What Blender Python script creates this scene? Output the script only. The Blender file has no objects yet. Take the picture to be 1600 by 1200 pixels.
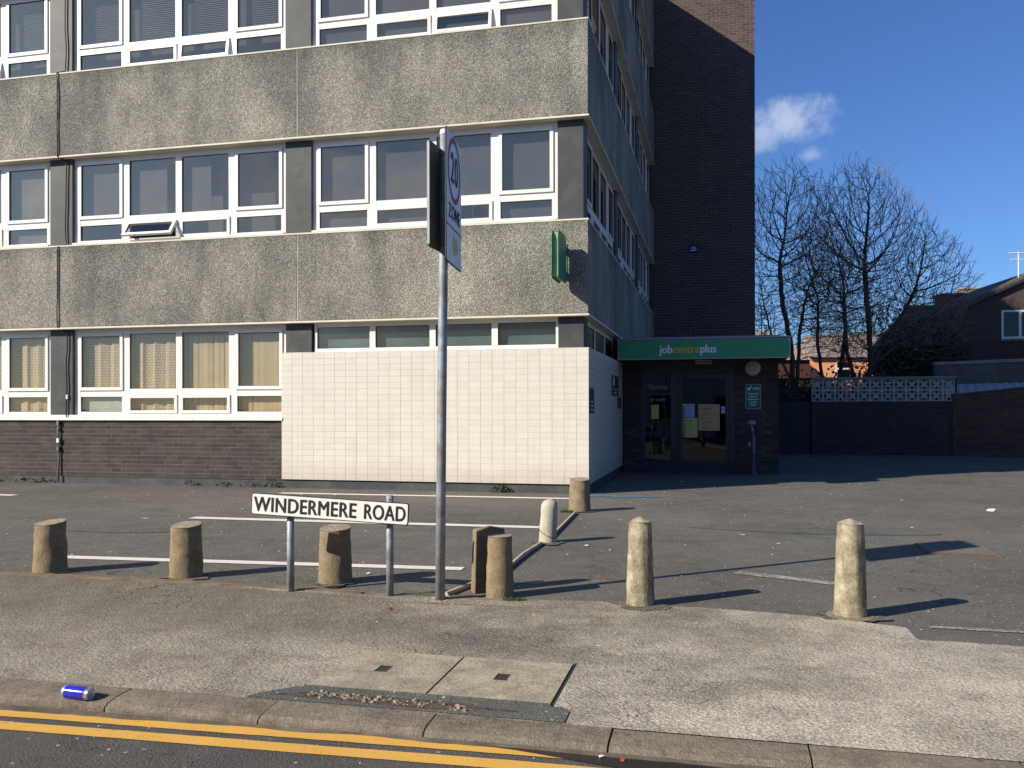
import bpy, bmesh, math, random
import numpy as np
from mathutils import Vector, Matrix, Euler, noise as mnoise

random.seed(7)
rs = np.random.RandomState(7)
SC = bpy.context.scene
COL = SC.collection
PI = math.pi
R = math.radians

# ------------------------------------------------------------------ camera, sky, sun, exposure
SUN_EL = R(30.3)
SUN_AZ = R(27.0)                      # shadows run 27 deg from +X towards +Y
EXPO = 0.50

cam_d = bpy.data.cameras.new('camera')
cam = bpy.data.objects.new('camera', cam_d)
COL.objects.link(cam)
cam_d.sensor_width = 36.0
cam_d.lens = 30.69
cam_d.shift_y = 0.025
cam_d.clip_start = 0.05
cam_d.clip_end = 3000
cam.matrix_world = Matrix.Translation((0, 0, 1.4)) @ Matrix.Rotation(PI / 2, 4, 'X') @ Matrix.Rotation(-0.0016, 4, 'Z')
SC.camera = cam

world = bpy.data.worlds.new('World')
SC.world = world
world.use_nodes = True
wn, wl = world.node_tree.nodes, world.node_tree.links
wn.clear()
w_out = wn.new('ShaderNodeOutputWorld')
w_bg = wn.new('ShaderNodeBackground')
w_sky = wn.new('ShaderNodeTexSky')
w_sky.sky_type = 'NISHITA'
w_sky.sun_disc = False
w_sky.sun_elevation = SUN_EL
w_sky.sun_rotation = R(243)
w_sky.altitude = 0
w_sky.air_density = 1.0
w_sky.dust_density = 0.6
w_sky.ozone_density = 3.0
w_bg.inputs['Strength'].default_value = 0.056


def build_clouds():
    """small fair-weather clouds placed by direction in the sky"""
    tc = wn.new('ShaderNodeTexCoord')
    acc = None
    nz = wn.new('ShaderNodeTexNoise')
    nz.inputs['Scale'].default_value = 26
    nz.inputs['Detail'].default_value = 7
    nz.inputs['Roughness'].default_value = 0.62
    wl.new(tc.outputs['Generated'], nz.inputs['Vector'])
    clouds = [((436, 450), (.056, .024), .62), ((470, 397), (.016, .010), .34), ((398, 432), (.035, .022), .5),
              ((-900, 500), (.10, .03), .7), ((-2400, 600), (.2, .05), .7)]
    dirs = []
    for (a, b), sz, st in clouds:
        dirs.append((Vector((a, 1364, b)).normalized(), sz, st))
    dirs.append((Vector((-.5, -.85, .42)).normalized(), (.45, .18), .28))
    dirs.append((Vector((-.62, -.78, .22)).normalized(), (.28, .09), .6))
    dirs.append((Vector((.6, -.75, .3)).normalized(), (.2, .05), .5))
    dirs.append((Vector((-.2, -.9, .25)).normalized(), (.5, .12), .30))
    for d, sz, st in dirs:
        sub = wn.new('ShaderNodeVectorMath'); sub.operation = 'SUBTRACT'
        wl.new(tc.outputs['Generated'], sub.inputs[0]); sub.inputs[1].default_value = d
        mul = wn.new('ShaderNodeVectorMath'); mul.operation = 'MULTIPLY'
        wl.new(sub.outputs[0], mul.inputs[0]); mul.inputs[1].default_value = (1 / sz[0], 1 / sz[0], 1 / sz[1])
        ln = wn.new('ShaderNodeVectorMath'); ln.operation = 'LENGTH'
        wl.new(mul.outputs[0], ln.inputs[0])
        m1 = wn.new('ShaderNodeMath'); m1.operation = 'MULTIPLY_ADD'
        wl.new(nz.outputs['Fac'], m1.inputs[0]); m1.inputs[1].default_value = -2.6; m1.inputs[2].default_value = 1.15
        m2 = wn.new('ShaderNodeMath'); m2.operation = 'ADD'
        wl.new(ln.outputs['Value'], m2.inputs[0]); wl.new(m1.outputs[0], m2.inputs[1])
        mr = wn.new('ShaderNodeMapRange'); mr.interpolation_type = 'SMOOTHSTEP'
        wl.new(m2.outputs[0], mr.inputs['Value'])
        mr.inputs['From Min'].default_value = 0.95; mr.inputs['From Max'].default_value = -0.25
        mr.inputs['To Min'].default_value = 0; mr.inputs['To Max'].default_value = st
        if acc is None:
            acc = mr.outputs[0]
        else:
            mx = wn.new('ShaderNodeMath'); mx.operation = 'MAXIMUM'
            wl.new(acc, mx.inputs[0]); wl.new(mr.outputs[0], mx.inputs[1]); acc = mx.outputs[0]
    return acc


cl = build_clouds()
w_mix = wn.new('ShaderNodeMix'); w_mix.data_type = 'RGBA'
w_scale = wn.new('ShaderNodeMath'); w_scale.operation = 'MULTIPLY'; w_scale.inputs[1].default_value = 0.8
wl.new(cl, w_scale.inputs[0])
wl.new(w_scale.outputs[0], w_mix.inputs[0])
w_wb = wn.new('ShaderNodeMix'); w_wb.data_type = 'RGBA'; w_wb.blend_type = 'MULTIPLY'; w_wb.inputs[0].default_value = 1.0
wl.new(w_sky.outputs[0], w_wb.inputs[6]); w_wb.inputs[7].default_value = (.74, 1.07, 1.60, 1)   # white balance of the clear sky
wl.new(w_wb.outputs[2], w_mix.inputs[6])
w_mix.inputs[7].default_value = (11.0, 11.6, 13.4, 1)
wl.new(w_mix.outputs[2], w_bg.inputs['Color'])
wl.new(w_bg.outputs[0], w_out.inputs['Surface'])

sun_d = bpy.data.lights.new('sun', 'SUN')
sun_d.energy = 5.0
sun_d.angle = R(0.5)
sun_d.color = (1.0, 0.91, 0.76)
sun = bpy.data.objects.new('sun', sun_d)
COL.objects.link(sun)
sv = Vector((math.cos(SUN_AZ) * math.cos(SUN_EL), math.sin(SUN_AZ) * math.cos(SUN_EL), -math.sin(SUN_EL)))
sun.rotation_euler = (-sv).to_track_quat('Z', 'Y').to_euler()
sun.location = (-20, -12, 18)

vs = SC.view_settings
SC.display_settings.display_device = 'sRGB'
vs.view_transform = 'Standard'
vs.look = 'None'
vs.exposure = EXPO
vs.gamma = 1.0
vs.use_curve_mapping = False
SC.cycles.caustics_reflective = False
SC.cycles.caustics_refractive = False

# ------------------------------------------------------------------ frames and helpers
TH = R(13.3)
CX, CY = 1.273, 14.47                 # street corner of the office building
CT, ST_ = math.cos(TH), math.sin(TH)


def W(x, y, z=0.0):
    """building frame (x right along the facade, y back) to world"""
    return Vector((CX + CT * x + ST_ * y, CY - ST_ * x + CT * y, z))


class MB:
    def __init__(self):
        self.v = []; self.f = []

    def quad(self, a, b, c, d):
        n = len(self.v); self.v += [tuple(a), tuple(b), tuple(c), tuple(d)]; self.f.append((n, n + 1, n + 2, n + 3)); return self

    def tri(self, a, b, c):
        n = len(self.v); self.v += [tuple(a), tuple(b), tuple(c)]; self.f.append((n, n + 1, n + 2)); return self

    def box(self, x0, x1, y0, y1, z0, z1):
        if x0 > x1: x0, x1 = x1, x0
        if y0 > y1: y0, y1 = y1, y0
        if z0 > z1: z0, z1 = z1, z0
        n = len(self.v)
        self.v += [(x0, y0, z0), (x1, y0, z0), (x1, y1, z0), (x0, y1, z0), (x0, y0, z1), (x1, y0, z1), (x1, y1, z1), (x0, y1, z1)]
        self.f += [(n, n + 3, n + 2, n + 1), (n + 4, n + 5, n + 6, n + 7), (n, n + 1, n + 5, n + 4), (n + 1, n + 2, n + 6, n + 5), (n + 2, n + 3, n + 7, n + 6), (n + 3, n, n + 4, n + 7)]
        return self

    def prism(self, poly, y0, y1, axis='y'):
        """extrude a 2D polygon (counter clockwise) along an axis. axis y: poly is (x,z); axis z: poly is (x,y); axis x: poly is (y,z)"""
        n = len(self.v); k = len(poly)
        for yy in (y0, y1):
            for p in poly:
                if axis == 'y': self.v.append((p[0], yy, p[1]))
                elif axis == 'z': self.v.append((p[0], p[1], yy))
                else: self.v.append((yy, p[0], p[1]))
        self.f.append(tuple(range(n + k - 1, n - 1, -1))); self.f.append(tuple(range(n + k, n + 2 * k)))
        for i in range(k):
            j = (i + 1) % k
            self.f.append((n + i, n + j, n + k + j, n + k + i))
        return self

    def tube(self, pts, rad, seg=8, caps=True):
        n0 = len(self.v)
        pts = [Vector(p) for p in pts]
        if not hasattr(rad, '__len__'): rad = [rad] * len(pts)
        prev = None
        for i, p in enumerate(pts):
            if i == 0: d = pts[1] - pts[0]
            elif i == len(pts) - 1: d = pts[-1] - pts[-2]
            else: d = pts[i + 1] - pts[i - 1]
            if d.length < 1e-9: d = Vector((0, 0, 1))
            d.normalize()
            if prev is None:
                up = Vector((0, 0, 1)) if abs(d.z) < .9 else Vector((1, 0, 0))
                u = d.cross(up).normalized()
            else:
                u = (prev - d * prev.dot(d))
                u = u.normalized() if u.length > 1e-6 else d.orthogonal().normalized()
            prev = u
            w = d.cross(u)
            for k in range(seg):
                a = 2 * PI * k / seg
                self.v.append(tuple(p + (u * math.cos(a) + w * math.sin(a)) * rad[i]))
        for i in range(len(pts) - 1):
            for k in range(seg):
                k2 = (k + 1) % seg
                self.f.append((n0 + i * seg + k, n0 + i * seg + k2, n0 + (i + 1) * seg + k2, n0 + (i + 1) * seg + k))
        if caps:
            self.f.append(tuple(n0 + k for k in range(seg - 1, -1, -1)))
            self.f.append(tuple(n0 + (len(pts) - 1) * seg + k for k in range(seg)))
        return self

    def lathe(self, prof, seg=24, cx=0, cy=0):
        """prof: list of (r, z) bottom to top; first and last may have r=0"""
        n0 = len(self.v); rings = []
        for r_, z_ in prof:
            if r_ < 1e-6:
                self.v.append((cx, cy, z_)); rings.append([len(self.v) - 1])
            else:
                b = len(self.v)
                for k in range(seg):
                    a = 2 * PI * k / seg
                    self.v.append((cx + r_ * math.cos(a), cy + r_ * math.sin(a), z_))
                rings.append(list(range(b, b + seg)))
        for A, B in zip(rings[:-1], rings[1:]):
            for k in range(seg):
                k2 = (k + 1) % seg
                if len(A) == 1 and len(B) == 1: continue
                if len(A) == 1: self.f.append((A[0], B[k2], B[k]))
                elif len(B) == 1: self.f.append((A[k], A[k2], B[0]))
                else: self.f.append((A[k], A[k2], B[k2], B[k]))
        return self

    def mesh(self, name='mesh', smooth=False):
        me = bpy.data.meshes.new(name)
        me.from_pydata(self.v, [], self.f)
        if smooth:
            me.polygons.foreach_set('use_smooth', [True] * len(me.polygons))
        me.update()
        return me

    def build(self, name, mat, parent=None, loc=(0, 0, 0), rot=(0, 0, 0), smooth=False, bevel=0, kind=None, auto=None, segs=1):
        me = self.mesh(name, smooth or auto is not None)
        return link(name, me, mat, parent, loc, rot, bevel, kind, auto, segs)


def link(name, me, mat, parent=None, loc=(0, 0, 0), rot=(0, 0, 0), bevel=0, kind=None, auto=None, segs=1):
    o = bpy.data.objects.new(name, me)
    COL.objects.link(o)
    if mat is not None and not me.materials:
        me.materials.append(mat)
    if parent is not None: o.parent = parent
    o.location = loc; o.rotation_euler = rot
    if bevel:
        m = o.modifiers.new('Bevel', 'BEVEL'); m.width = bevel; m.segments = segs; m.limit_method = 'ANGLE'; m.angle_limit = R(40)
    if auto is not None:
        bm = bmesh.new(); bm.from_mesh(me)
        for e in bm.edges:
            if len(e.link_faces) == 2 and e.calc_face_angle(0) > auto: e.smooth = False
        bm.to_mesh(me); bm.free()
    if kind: o['kind'] = kind
    return o


def tag(o, label, cat, group=None, kind=None):
    o['label'] = label
    if cat: o['category'] = cat
    if group: o['group'] = group
    if kind: o['kind'] = kind
    return o


def thing(name, label, cat, loc=(0, 0, 0), rotz=0.0, group=None):
    o = bpy.data.objects.new(name, None)
    COL.objects.link(o)
    o.empty_display_size = .2
    o.location = loc; o.rotation_euler = (0, 0, rotz)
    return tag(o, label, cat, group)


def copy_tree(o, parent=None):
    c = o.copy(); COL.objects.link(c)
    if parent is not None: c.parent = parent
    for ch in list(o.children):
        copy_tree(ch, c)
    return c


FRAME_LOC = (CX, CY, 0)
FRAME_ROT = (0, 0, -TH)


def text_mesh(body, size, depth=.002, bold=0.0, xs=1.0, spacing=1.0, align='CENTER'):
    cu = bpy.data.curves.new('lettering', 'FONT')
    cu.body = body; cu.size = size; cu.extrude = depth
    cu.align_x = align; cu.align_y = 'CENTER'; cu.space_character = spacing
    cu.resolution_u = 4
    to = bpy.data.objects.new('lettering', cu)
    COL.objects.link(to)
    bpy.context.view_layer.update()
    dg = bpy.context.evaluated_depsgraph_get()
    me = bpy.data.meshes.new_from_object(to.evaluated_get(dg))
    bpy.data.objects.remove(to)
    me.transform(Matrix.Diagonal((xs, 1, 1, 1)))
    me.materials.clear()
    if bold:
        bm = bmesh.new()
        for i, dx in enumerate((-bold, 0, bold)):
            m2 = me.copy(); m2.transform(Matrix.Translation((dx, 0, .0002 * i))); bm.from_mesh(m2); bpy.data.meshes.remove(m2)
        for i, dy in enumerate((-bold * .5, bold * .5)):
            m2 = me.copy(); m2.transform(Matrix.Translation((0, dy, .0007 + .0002 * i))); bm.from_mesh(m2); bpy.data.meshes.remove(m2)
        bm.to_mesh(me); bm.free()
    me.name = 'lettering'
    return me


# ------------------------------------------------------------------ materials
class NT:
    def __init__(self, name):
        m = bpy.data.materials.new(name); m.use_nodes = True
        self.m = m; self.n = m.node_tree.nodes; self.l = m.node_tree.links
        self.b = self.n['Principled BSDF']; self.out = self.n['Material Output']
        self.tc = self.n.new('ShaderNodeTexCoord')
        self.geo = self.n.new('ShaderNodeNewGeometry')

    def obj(self): return self.tc.outputs['Object']

    def pos(self): return self.geo.outputs['Position']

    def scaled(self, sc, src=None, loc=(0, 0, 0), rot=(0, 0, 0)):
        mp = self.n.new('ShaderNodeMapping'); self.l.new(src or self.pos(), mp.inputs[0])
        mp.inputs['Scale'].default_value = sc; mp.inputs['Location'].default_value = loc; mp.inputs['Rotation'].default_value = rot
        return mp.outputs[0]

    def noise(self, scale, detail=4, rough=.55, src=None, dist=0):
        t = self.n.new('ShaderNodeTexNoise'); t.inputs['Scale'].default_value = scale; t.inputs['Detail'].default_value = detail
        t.inputs['Roughness'].default_value = rough; t.inputs['Distortion'].default_value = dist
        self.l.new(src or self.pos(), t.inputs['Vector']); return t.outputs['Fac']

    def voro(self, scale, src=None, out='Distance', feat='F1', rand=1.0):
        t = self.n.new('ShaderNodeTexVoronoi'); t.inputs['Scale'].default_value = scale; t.feature = feat
        t.inputs['Randomness'].default_value = rand
        self.l.new(src or self.pos(), t.inputs['Vector']); return t.outputs[out]

    def ramp(self, fac, stops, interp='LINEAR'):
        t = self.n.new('ShaderNodeValToRGB'); t.color_ramp.interpolation = interp
        e = t.color_ramp.elements
        while len(e) > 1: e.remove(e[0])
        e[0].position = stops[0][0]; e[0].color = c4(stops[0][1])
        for p, c in stops[1:]:
            x = e.new(p); x.color = c4(c)
        self.l.new(fac, t.inputs[0]); return t.outputs[0]

    def mr(self, v, a, b, c=0, d=1, smooth=False):
        t = self.n.new('ShaderNodeMapRange'); self.l.new(v, t.inputs['Value'])
        if smooth: t.interpolation_type = 'SMOOTHSTEP'
        t.inputs['From Min'].default_value = a; t.inputs['From Max'].default_value = b
        t.inputs['To Min'].default_value = c; t.inputs['To Max'].default_value = d
        return t.outputs[0]

    def mix(self, fac, a, b, mode='MIX'):
        t = self.n.new('ShaderNodeMix'); t.data_type = 'RGBA'; t.blend_type = mode
        for i, x in ((0, fac), (6, a), (7, b)):
            if hasattr(x, 'is_output'): self.l.new(x, t.inputs[i])
            elif i == 0: t.inputs[0].default_value = x
            else: t.inputs[i].default_value = c4(x)
        return t.outputs[2]

    def math(self, op, a, b=0.0, c=None):
        t = self.n.new('ShaderNodeMath'); t.operation = op
        for i, x in enumerate((a, b, c)):
            if x is None: continue
            if hasattr(x, 'is_output'): self.l.new(x, t.inputs[i])
            else: t.inputs[i].default_value = x
        return t.outputs[0]

    def sep(self, v=None):
        t = self.n.new('ShaderNodeSeparateXYZ'); self.l.new(v or self.pos(), t.inputs[0]); return t.outputs

    def rnd(self):
        """random per separate piece: object random plus island random"""
        oi = self.n.new('ShaderNodeObjectInfo')
        s = self.math('ADD', oi.outputs['Random'], self.geo.outputs['Random Per Island'])
        return self.math('FRACT', s)

    def bump(self, h, strength=.5, dist=.01, prev=None):
        t = self.n.new('ShaderNodeBump'); t.inputs['Strength'].default_value = strength; t.inputs['Distance'].default_value = dist
        self.l.new(h, t.inputs['Height'])
        if prev is not None: self.l.new(prev, t.inputs['Normal'])
        return t.outputs[0]

    def fin(self, color=None, rough=.8, normal=None, spec=.3, metal=0):
        if color is not None:
            if hasattr(color, 'is_output'): self.l.new(color, self.b.inputs['Base Color'])
            else: self.b.inputs['Base Color'].default_value = c4(color)
        if hasattr(rough, 'is_output'): self.l.new(rough, self.b.inputs['Roughness'])
        else: self.b.inputs['Roughness'].default_value = rough
        if normal is not None: self.l.new(normal, self.b.inputs['Normal'])
        self.b.inputs['Specular IOR Level'].default_value = spec
        self.b.inputs['Metallic'].default_value = metal
        return self.m


def c4(c):
    if hasattr(c, '__len__'): return (c[0], c[1], c[2], 1)
    return (c, c, c, 1)


def sub_mask(N, scale, lo, hi, detail=5, rough=.6):
    return N.mr(N.noise(scale, detail, rough), lo, hi)


def m_asphalt(name, base, dark, pale, speck=.06, grain=170, patch=.5, wear=None):
    N = NT(name)
    g = N.noise(grain, 3, .7)
    v = N.voro(grain * .55)
    wv = N.n.new('ShaderNodeVectorMath'); wv.operation = 'MULTIPLY_ADD'
    wn2 = N.n.new('ShaderNodeTexNoise'); wn2.inputs['Scale'].default_value = 2.2; wn2.inputs['Detail'].default_value = 5; N.l.new(N.pos(), wn2.inputs['Vector'])
    N.l.new(wn2.outputs['Color'], wv.inputs[0]); wv.inputs[1].default_value = (2.6, 2.6, 0); N.l.new(N.pos(), wv.inputs[2])
    crk = N.voro(.42, N.scaled((1, 1, 0), wv.outputs[0]), feat='DISTANCE_TO_EDGE')
    crk = N.math('MULTIPLY', N.mr(crk, .0045, .0015), N.mr(N.noise(.35, 3, .5), .47, .53))
    big = N.noise(patch, 6, .62)
    mid = N.noise(3.3, 5, .65)
    c = N.mix(N.mr(big, .36, .64), dark, base)
    c = N.mix(N.mr(mid, .42, .72, 0, .55), c, pale)
    if wear is not None:
        c = wear(N, c)
    c = N.mix(N.mr(g, .38, .66), N.mix(1.0, c, (.52, .52, .53), 'MULTIPLY'), N.mix(1.0, c, (1.42, 1.4, 1.36), 'MULTIPLY'))
    vc = N.voro(45, out='Color'); vd = N.voro(45)
    sx = N.sep(vc)[0]
    sp = N.math('MULTIPLY', N.mr(sx, 1 - speck, 1 - speck + .01), N.mr(vd, .42, .25))
    c = N.mix(N.math('MULTIPLY', sp, .75), c, (.52, .5, .46))
    seam = N.mr(N.noise(.16, 4, .6), .485, .52, 0, 1, True)
    c = N.mix(N.math('MULTIPLY', seam, .28), c, N.mix(1.0, c, (.72, .72, .72), 'MULTIPLY'))
    st2 = N.mr(N.noise(1.7, 6, .7), .62, .74, 0, .4)
    c = N.mix(st2, c, N.mix(1.0, c, (.62, .6, .57), 'MULTIPLY'))
    c = N.mix(N.math('MULTIPLY', crk, .8), c, (.03, .028, .025))
    h = N.math('ADD', g, N.math('MULTIPLY', v, .8))
    nb = N.bump(h, .75, .006)
    nb = N.bump(mid, .35, .02, nb)
    return N.fin(c, .92, nb, .2)


def pave_wear(N, c):
    # aggregate laid bare by wear: paler towards the dropped crossing on the right and along the foot of the pavement
    s = N.sep(N.scaled((1, 1, 1), N.pos(), (-CX, -CY, 0)))
    x = s[0]; y = s[1]
    along = N.math('ADD', N.math('MULTIPLY', x, CT), N.math('MULTIPLY', y, -ST_))   # approx frame x
    depth = N.math('ADD', N.math('MULTIPLY', x, ST_), N.math('MULTIPLY', y, CT))
    nn = N.noise(1.1, 6, .65)
    nn2 = N.noise(5.5, 5, .6)
    a = N.mr(along, -1.8, 3.4, -.12, .50)
    f = N.mr(N.math('ADD', N.math('ADD', a, N.math('MULTIPLY', nn, 1.15)), N.math('MULTIPLY', nn2, .45)), .82, 1.55, 0, 1, True)
    lower = N.math('MULTIPLY', N.math('MULTIPLY', N.mr(depth, -8.9, -10.1, 0, 1, True), N.mr(nn, .38, .58, .15, 1.0)), N.mr(along, -1.5, 1.6, .40, 1.0))
    f = N.math('MAXIMUM', f, lower)
    c = N.mix(f, c, (.54, .49, .40))
    return N.mix(N.mr(N.noise(2.3, 6, .7), .56, .70, 0, .5), c, (.17, .155, .13))


MAT = {}
MAT['carpark'] = m_asphalt('car_park_asphalt', (.165, .155, .135), (.118, .112, .10), (.21, .196, .168), .05, 150)
MAT['road'] = m_asphalt('road_asphalt', (.115, .108, .10), (.085, .08, .076), (.15, .14, .125), .03, 170)
MAT['pavement'] = m_asphalt('pavement_asphalt', (.225, .195, .152), (.155, .138, .112), (.29, .255, .20), .03, 95, .8, pave_wear)
MAT['foot_dirt'] = m_asphalt('dirt_round_foot', (.15, .135, .105), (.10, .095, .075), (.24, .215, .17), .10, 90)
MAT['patch'] = m_asphalt('patch_asphalt', (.145, .145, .132), (.11, .112, .104), (.18, .178, .16), .05, 150)


def m_simple(name, col, rough=.8, spec=.3, var=.12, nscale=6, bump=.1, bscale=60, metal=0, dirt=None, dirt_col=(.08, .07, .055), bdist=.003):
    N = NT(name)
    f = N.noise(nscale, 5, .6)
    lo = tuple(max(0, x * (1 - var)) for x in col); hi = tuple(min(1, x * (1 + var)) for x in col)
    c = N.mix(N.mr(f, .3, .7), lo, hi)
    if dirt:
        d = N.mr(N.noise(dirt[0], 6, .65), dirt[1], dirt[2], 0, dirt[3])
        c = N.mix(d, c, dirt_col)
    nb = N.bump(N.noise(bscale, 3, .6), bump, bdist) if bump else None
    return N.fin(c, rough, nb, spec, metal)


def m_aggregate():
    N = NT('exposed_aggregate')
    v1 = N.voro(62, out='Color'); d1 = N.voro(62)
    v2 = N.noise(120, 3, .7)
    st = N.noise(.75, 6, .6, N.scaled((1, 1, .62)))
    streak = N.noise(1.0, 5, .65, N.scaled((2.6, 2.6, .35)))
    fine = N.noise(7, 5, .7)
    base = N.ramp(N.sep(v1)[0], [(0, (.185, .18, .162)), (.35, (.335, .326, .292)), (.8, (.50, .488, .437)), (1, (.72, .70, .64))])
    base = N.mix(N.mr(d1, .25, .62, 0, .6), base, (.16, .148, .125))
    stain = N.mix(N.mr(st, .38, .68), (.60, .60, .60), (1.22, 1.2, 1.14))
    c = N.mix(1.0, base, stain, 'MULTIPLY')
    c = N.mix(N.mr(streak, .48, .70, 0, .42), c, N.mix(1.0, c, (.5, .5, .48), 'MULTIPLY'))
    c = N.mix(N.mr(fine, .35, .7, 0, .35), c, N.mix(1.0, c, (1.3, 1.28, 1.22), 'MULTIPLY'))
    z = N.sep(N.obj())[2]
    # lime run-off and soot: darker under the top edge, paler just above the lip
    top = N.mr(N.math('ADD', z, N.math('MULTIPLY', streak, .5)), 1.45, 1.95, 0, .55, True)
    c = N.mix(top, c, N.mix(1.0, c, (.52, .52, .49), 'MULTIPLY'))
    h = N.math('ADD', N.math('MULTIPLY', d1, -1.0), N.math('MULTIPLY', v2, .5))
    nb = N.bump(h, 1.0, .012)
    return N.fin(c, .95, nb, .15)


MAT['aggregate'] = m_aggregate()
MAT['lip'] = m_simple('cream_painted_concrete', (.66, .61, .51), .7, .3, .1, 3, .15, 40, dirt=(2.5, .55, .75, .45), dirt_col=(.33, .27, .2))
MAT['soffit'] = m_simple('cream_soffit', (.50, .46, .38), .8, .2, .12, 2, .1, 40, dirt=(1.7, .5, .8, .5), dirt_col=(.26, .22, .17))
MAT['upvc'] = m_simple('white_window_plastic', (.74, .72, .675), .35, .45, .03, 2, .0, 40, dirt=(3, .62, .9, .35), dirt_col=(.5, .42, .32))
MAT['upvc_sill'] = m_simple('white_sill_plastic', (.78, .73, .65), .5, .4, .06, 3, .0, 40, dirt=(2, .5, .85, .4), dirt_col=(.5, .4, .3))
MAT['seal'] = m_simple('window_gasket', (.03, .03, .032), .6)
MAT['pillar'] = m_simple('grey_green_pillar_paint', (.047, .052, .052), .55, .35, .18, 2.2, .12, 30, dirt=(2.6, .50, .62, .6), dirt_col=(.075, .08, .078))
MAT['plinth'] = m_simple('dark_plinth_paint', (.060, .066, .070), .7, .3, .25, 3, .3, 20, dirt=(3, .5, .7, .7), dirt_col=(.11, .10, .085))
MAT['interior'] = m_simple('office_interior', (.20, .19, .18), .9, .1, .2, .7, 0)
MAT['interior_pale'] = m_simple('office_ceiling', (.42, .41, .39), .9, .1, .1, .7, 0)
MAT['mortar'] = m_simple('mortar', (.135, .122, .107), .95, .1, .25, 9, .3, 90)
MAT['tower_mortar'] = m_simple('pale_tower_mortar', (.25, .205, .185), .95, .1, .2, 9, .2, 90)
MAT['shade_mortar'] = m_simple('shade_mortar', (.12, .10, .09), .95, .1, .25, 9, .3, 90)  # darker copy, puts the shade of the porch and back walls into the mortar
MAT['dark_mortar'] = m_simple('dark_mortar', (.24, .205, .17), .95, .1, .25, 9, .3, 90)
MAT['grout'] = m_simple('tile_grout', (.46, .42, .355), .95, .1, .2, 9, .1, 90)
MAT['sealant'] = m_simple('joint_sealant', (.55, .52, .46), .8, .2, .2, 4, .2, 60)
MAT['cable'] = m_simple('black_cable', (.02, .021, .022), .5, .4)
MAT['conduit'] = m_simple('grey_conduit', (.13, .125, .11), .6, .4, .2, 6)
MAT['white_plastic'] = m_simple('white_plastic', (.75, .74, .7), .5, .4, .05)
MAT['galv'] = m_simple('galvanised_steel', (.27, .30, .335), .55, .5, .3, 9, .15, 50, metal=.25, dirt=(5, .47, .62, .75), dirt_col=(.20, .155, .105))
MAT['sign_back'] = m_simple('sign_back_grey', (.11, .13, .12), .65, .4, .15, 3)
MAT['sign_white'] = m_simple('sign_white', (.86, .85, .83), .4, .5, .03, 3, 0)
MAT['sign_black'] = m_simple('sign_black', (.018, .017, .016), .5, .4, .15)
MAT['sign_red'] = m_simple('sign_red', (.42, .03, .035), .45, .4, .1)
MAT['sign_yellow'] = m_simple('faded_yellow', (.60, .56, .22), .6, .3, .1)
MAT['green'] = m_simple('sign_green', (.035, .31, .135), .38, .5, .08, 2, 0)
MAT['green_dark'] = m_simple('faded_sign_green', (.05, .22, .11), .5, .4, .25, 5, 0, dirt=(6, .5, .7, .6), dirt_col=(.03, .07, .04))
MAT['green_pale'] = m_simple('pale_green_edge', (.26, .42, .26), .5, .4, .15, 5)
MAT['aed'] = m_simple('aed_green', (.01, .16, .115), .45, .4, .05, 5, 0)
MAT['trim'] = m_simple('pale_sign_trim', (.42, .52, .48), .4, .5, .08)
MAT['alu'] = m_simple('grey_aluminium', (.30, .30, .33), .5, .5, .1, metal=.3)
MAT['text_white'] = m_simple('white_lettering', (.80, .86, .88), .4, .4, .02, bump=0)
MAT['text_yellow'] = m_simple('yellow_lettering', (.62, .50, .03), .4, .4, .05, bump=0)
MAT['lamp'] = m_simple('opal_lamp_glass', (.50, .47, .37), .4, .5, .05, bump=0)
MAT['frame_dark'] = m_simple('dark_door_frame', (.028, .033, .038), .4, .5, .1)
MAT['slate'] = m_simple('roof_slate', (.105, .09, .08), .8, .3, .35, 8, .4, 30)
MAT['roughcast'] = m_simple('dark_roughcast', (.085, .066, .06), .95, .1, .35, 40, .8, 60, bdist=.01)
MAT['render_grey'] = m_simple('grey_render', (.13, .118, .10), .9, .2, .25, 3, .4, 40, dirt=(2, .5, .75, .5), dirt_col=(.1, .095, .08))
MAT['coping'] = m_simple('concrete_coping', (.26, .245, .22), .9, .2, .2, 5, .3, 40)
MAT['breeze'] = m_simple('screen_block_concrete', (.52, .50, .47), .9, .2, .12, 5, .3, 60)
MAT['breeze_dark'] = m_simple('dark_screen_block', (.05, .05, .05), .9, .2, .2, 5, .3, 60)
MAT['railing'] = m_simple('dark_red_railing', (.05, .024, .02), .7, .3, .2)
MAT['pale_roof'] = m_simple('pale_sheet_roof', (.40, .42, .45), .6, .4, .12, 5, .2, 20, dirt=(3, .55, .75, .5), dirt_col=(.25, .27, .3))
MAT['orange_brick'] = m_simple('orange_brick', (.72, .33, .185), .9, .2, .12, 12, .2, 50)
MAT['red_wall'] = m_simple('shade_red_wall', (.085, .035, .032), .9, .2, .12, 6)  # red darkened so the sunlit wall looks in shade
MAT['house_white'] = m_simple('white_render', (.74, .73, .70), .8, .3, .06, 2)
MAT['bark'] = m_simple('tree_bark', (.085, .072, .055), .95, .1, .4, 12, .5, 40)
MAT['twig'] = m_simple('tree_twigs', (.25, .18, .125), .95, .1, .35, 4, 0)
MAT['leaf'] = m_simple('weed_leaves', (.05, .085, .028), .7, .3, .35, 20, 0)
MAT['leaf_brown'] = m_simple('brown_weed_leaves', (.10, .075, .045), .8, .2, .4, 20, 0)
MAT['grass'] = m_simple('grass_blades', (.06, .13, .022), .7, .3, .35, 30, 0)
MAT['ivy'] = m_simple('dark_ivy', (.045, .045, .035), .75, .3, .5, 8, 0)
MAT['can_blue'] = m_simple('blue_can_paint', (.035, .035, .62), .16, .8, .05, bump=0, metal=.35)
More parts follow.
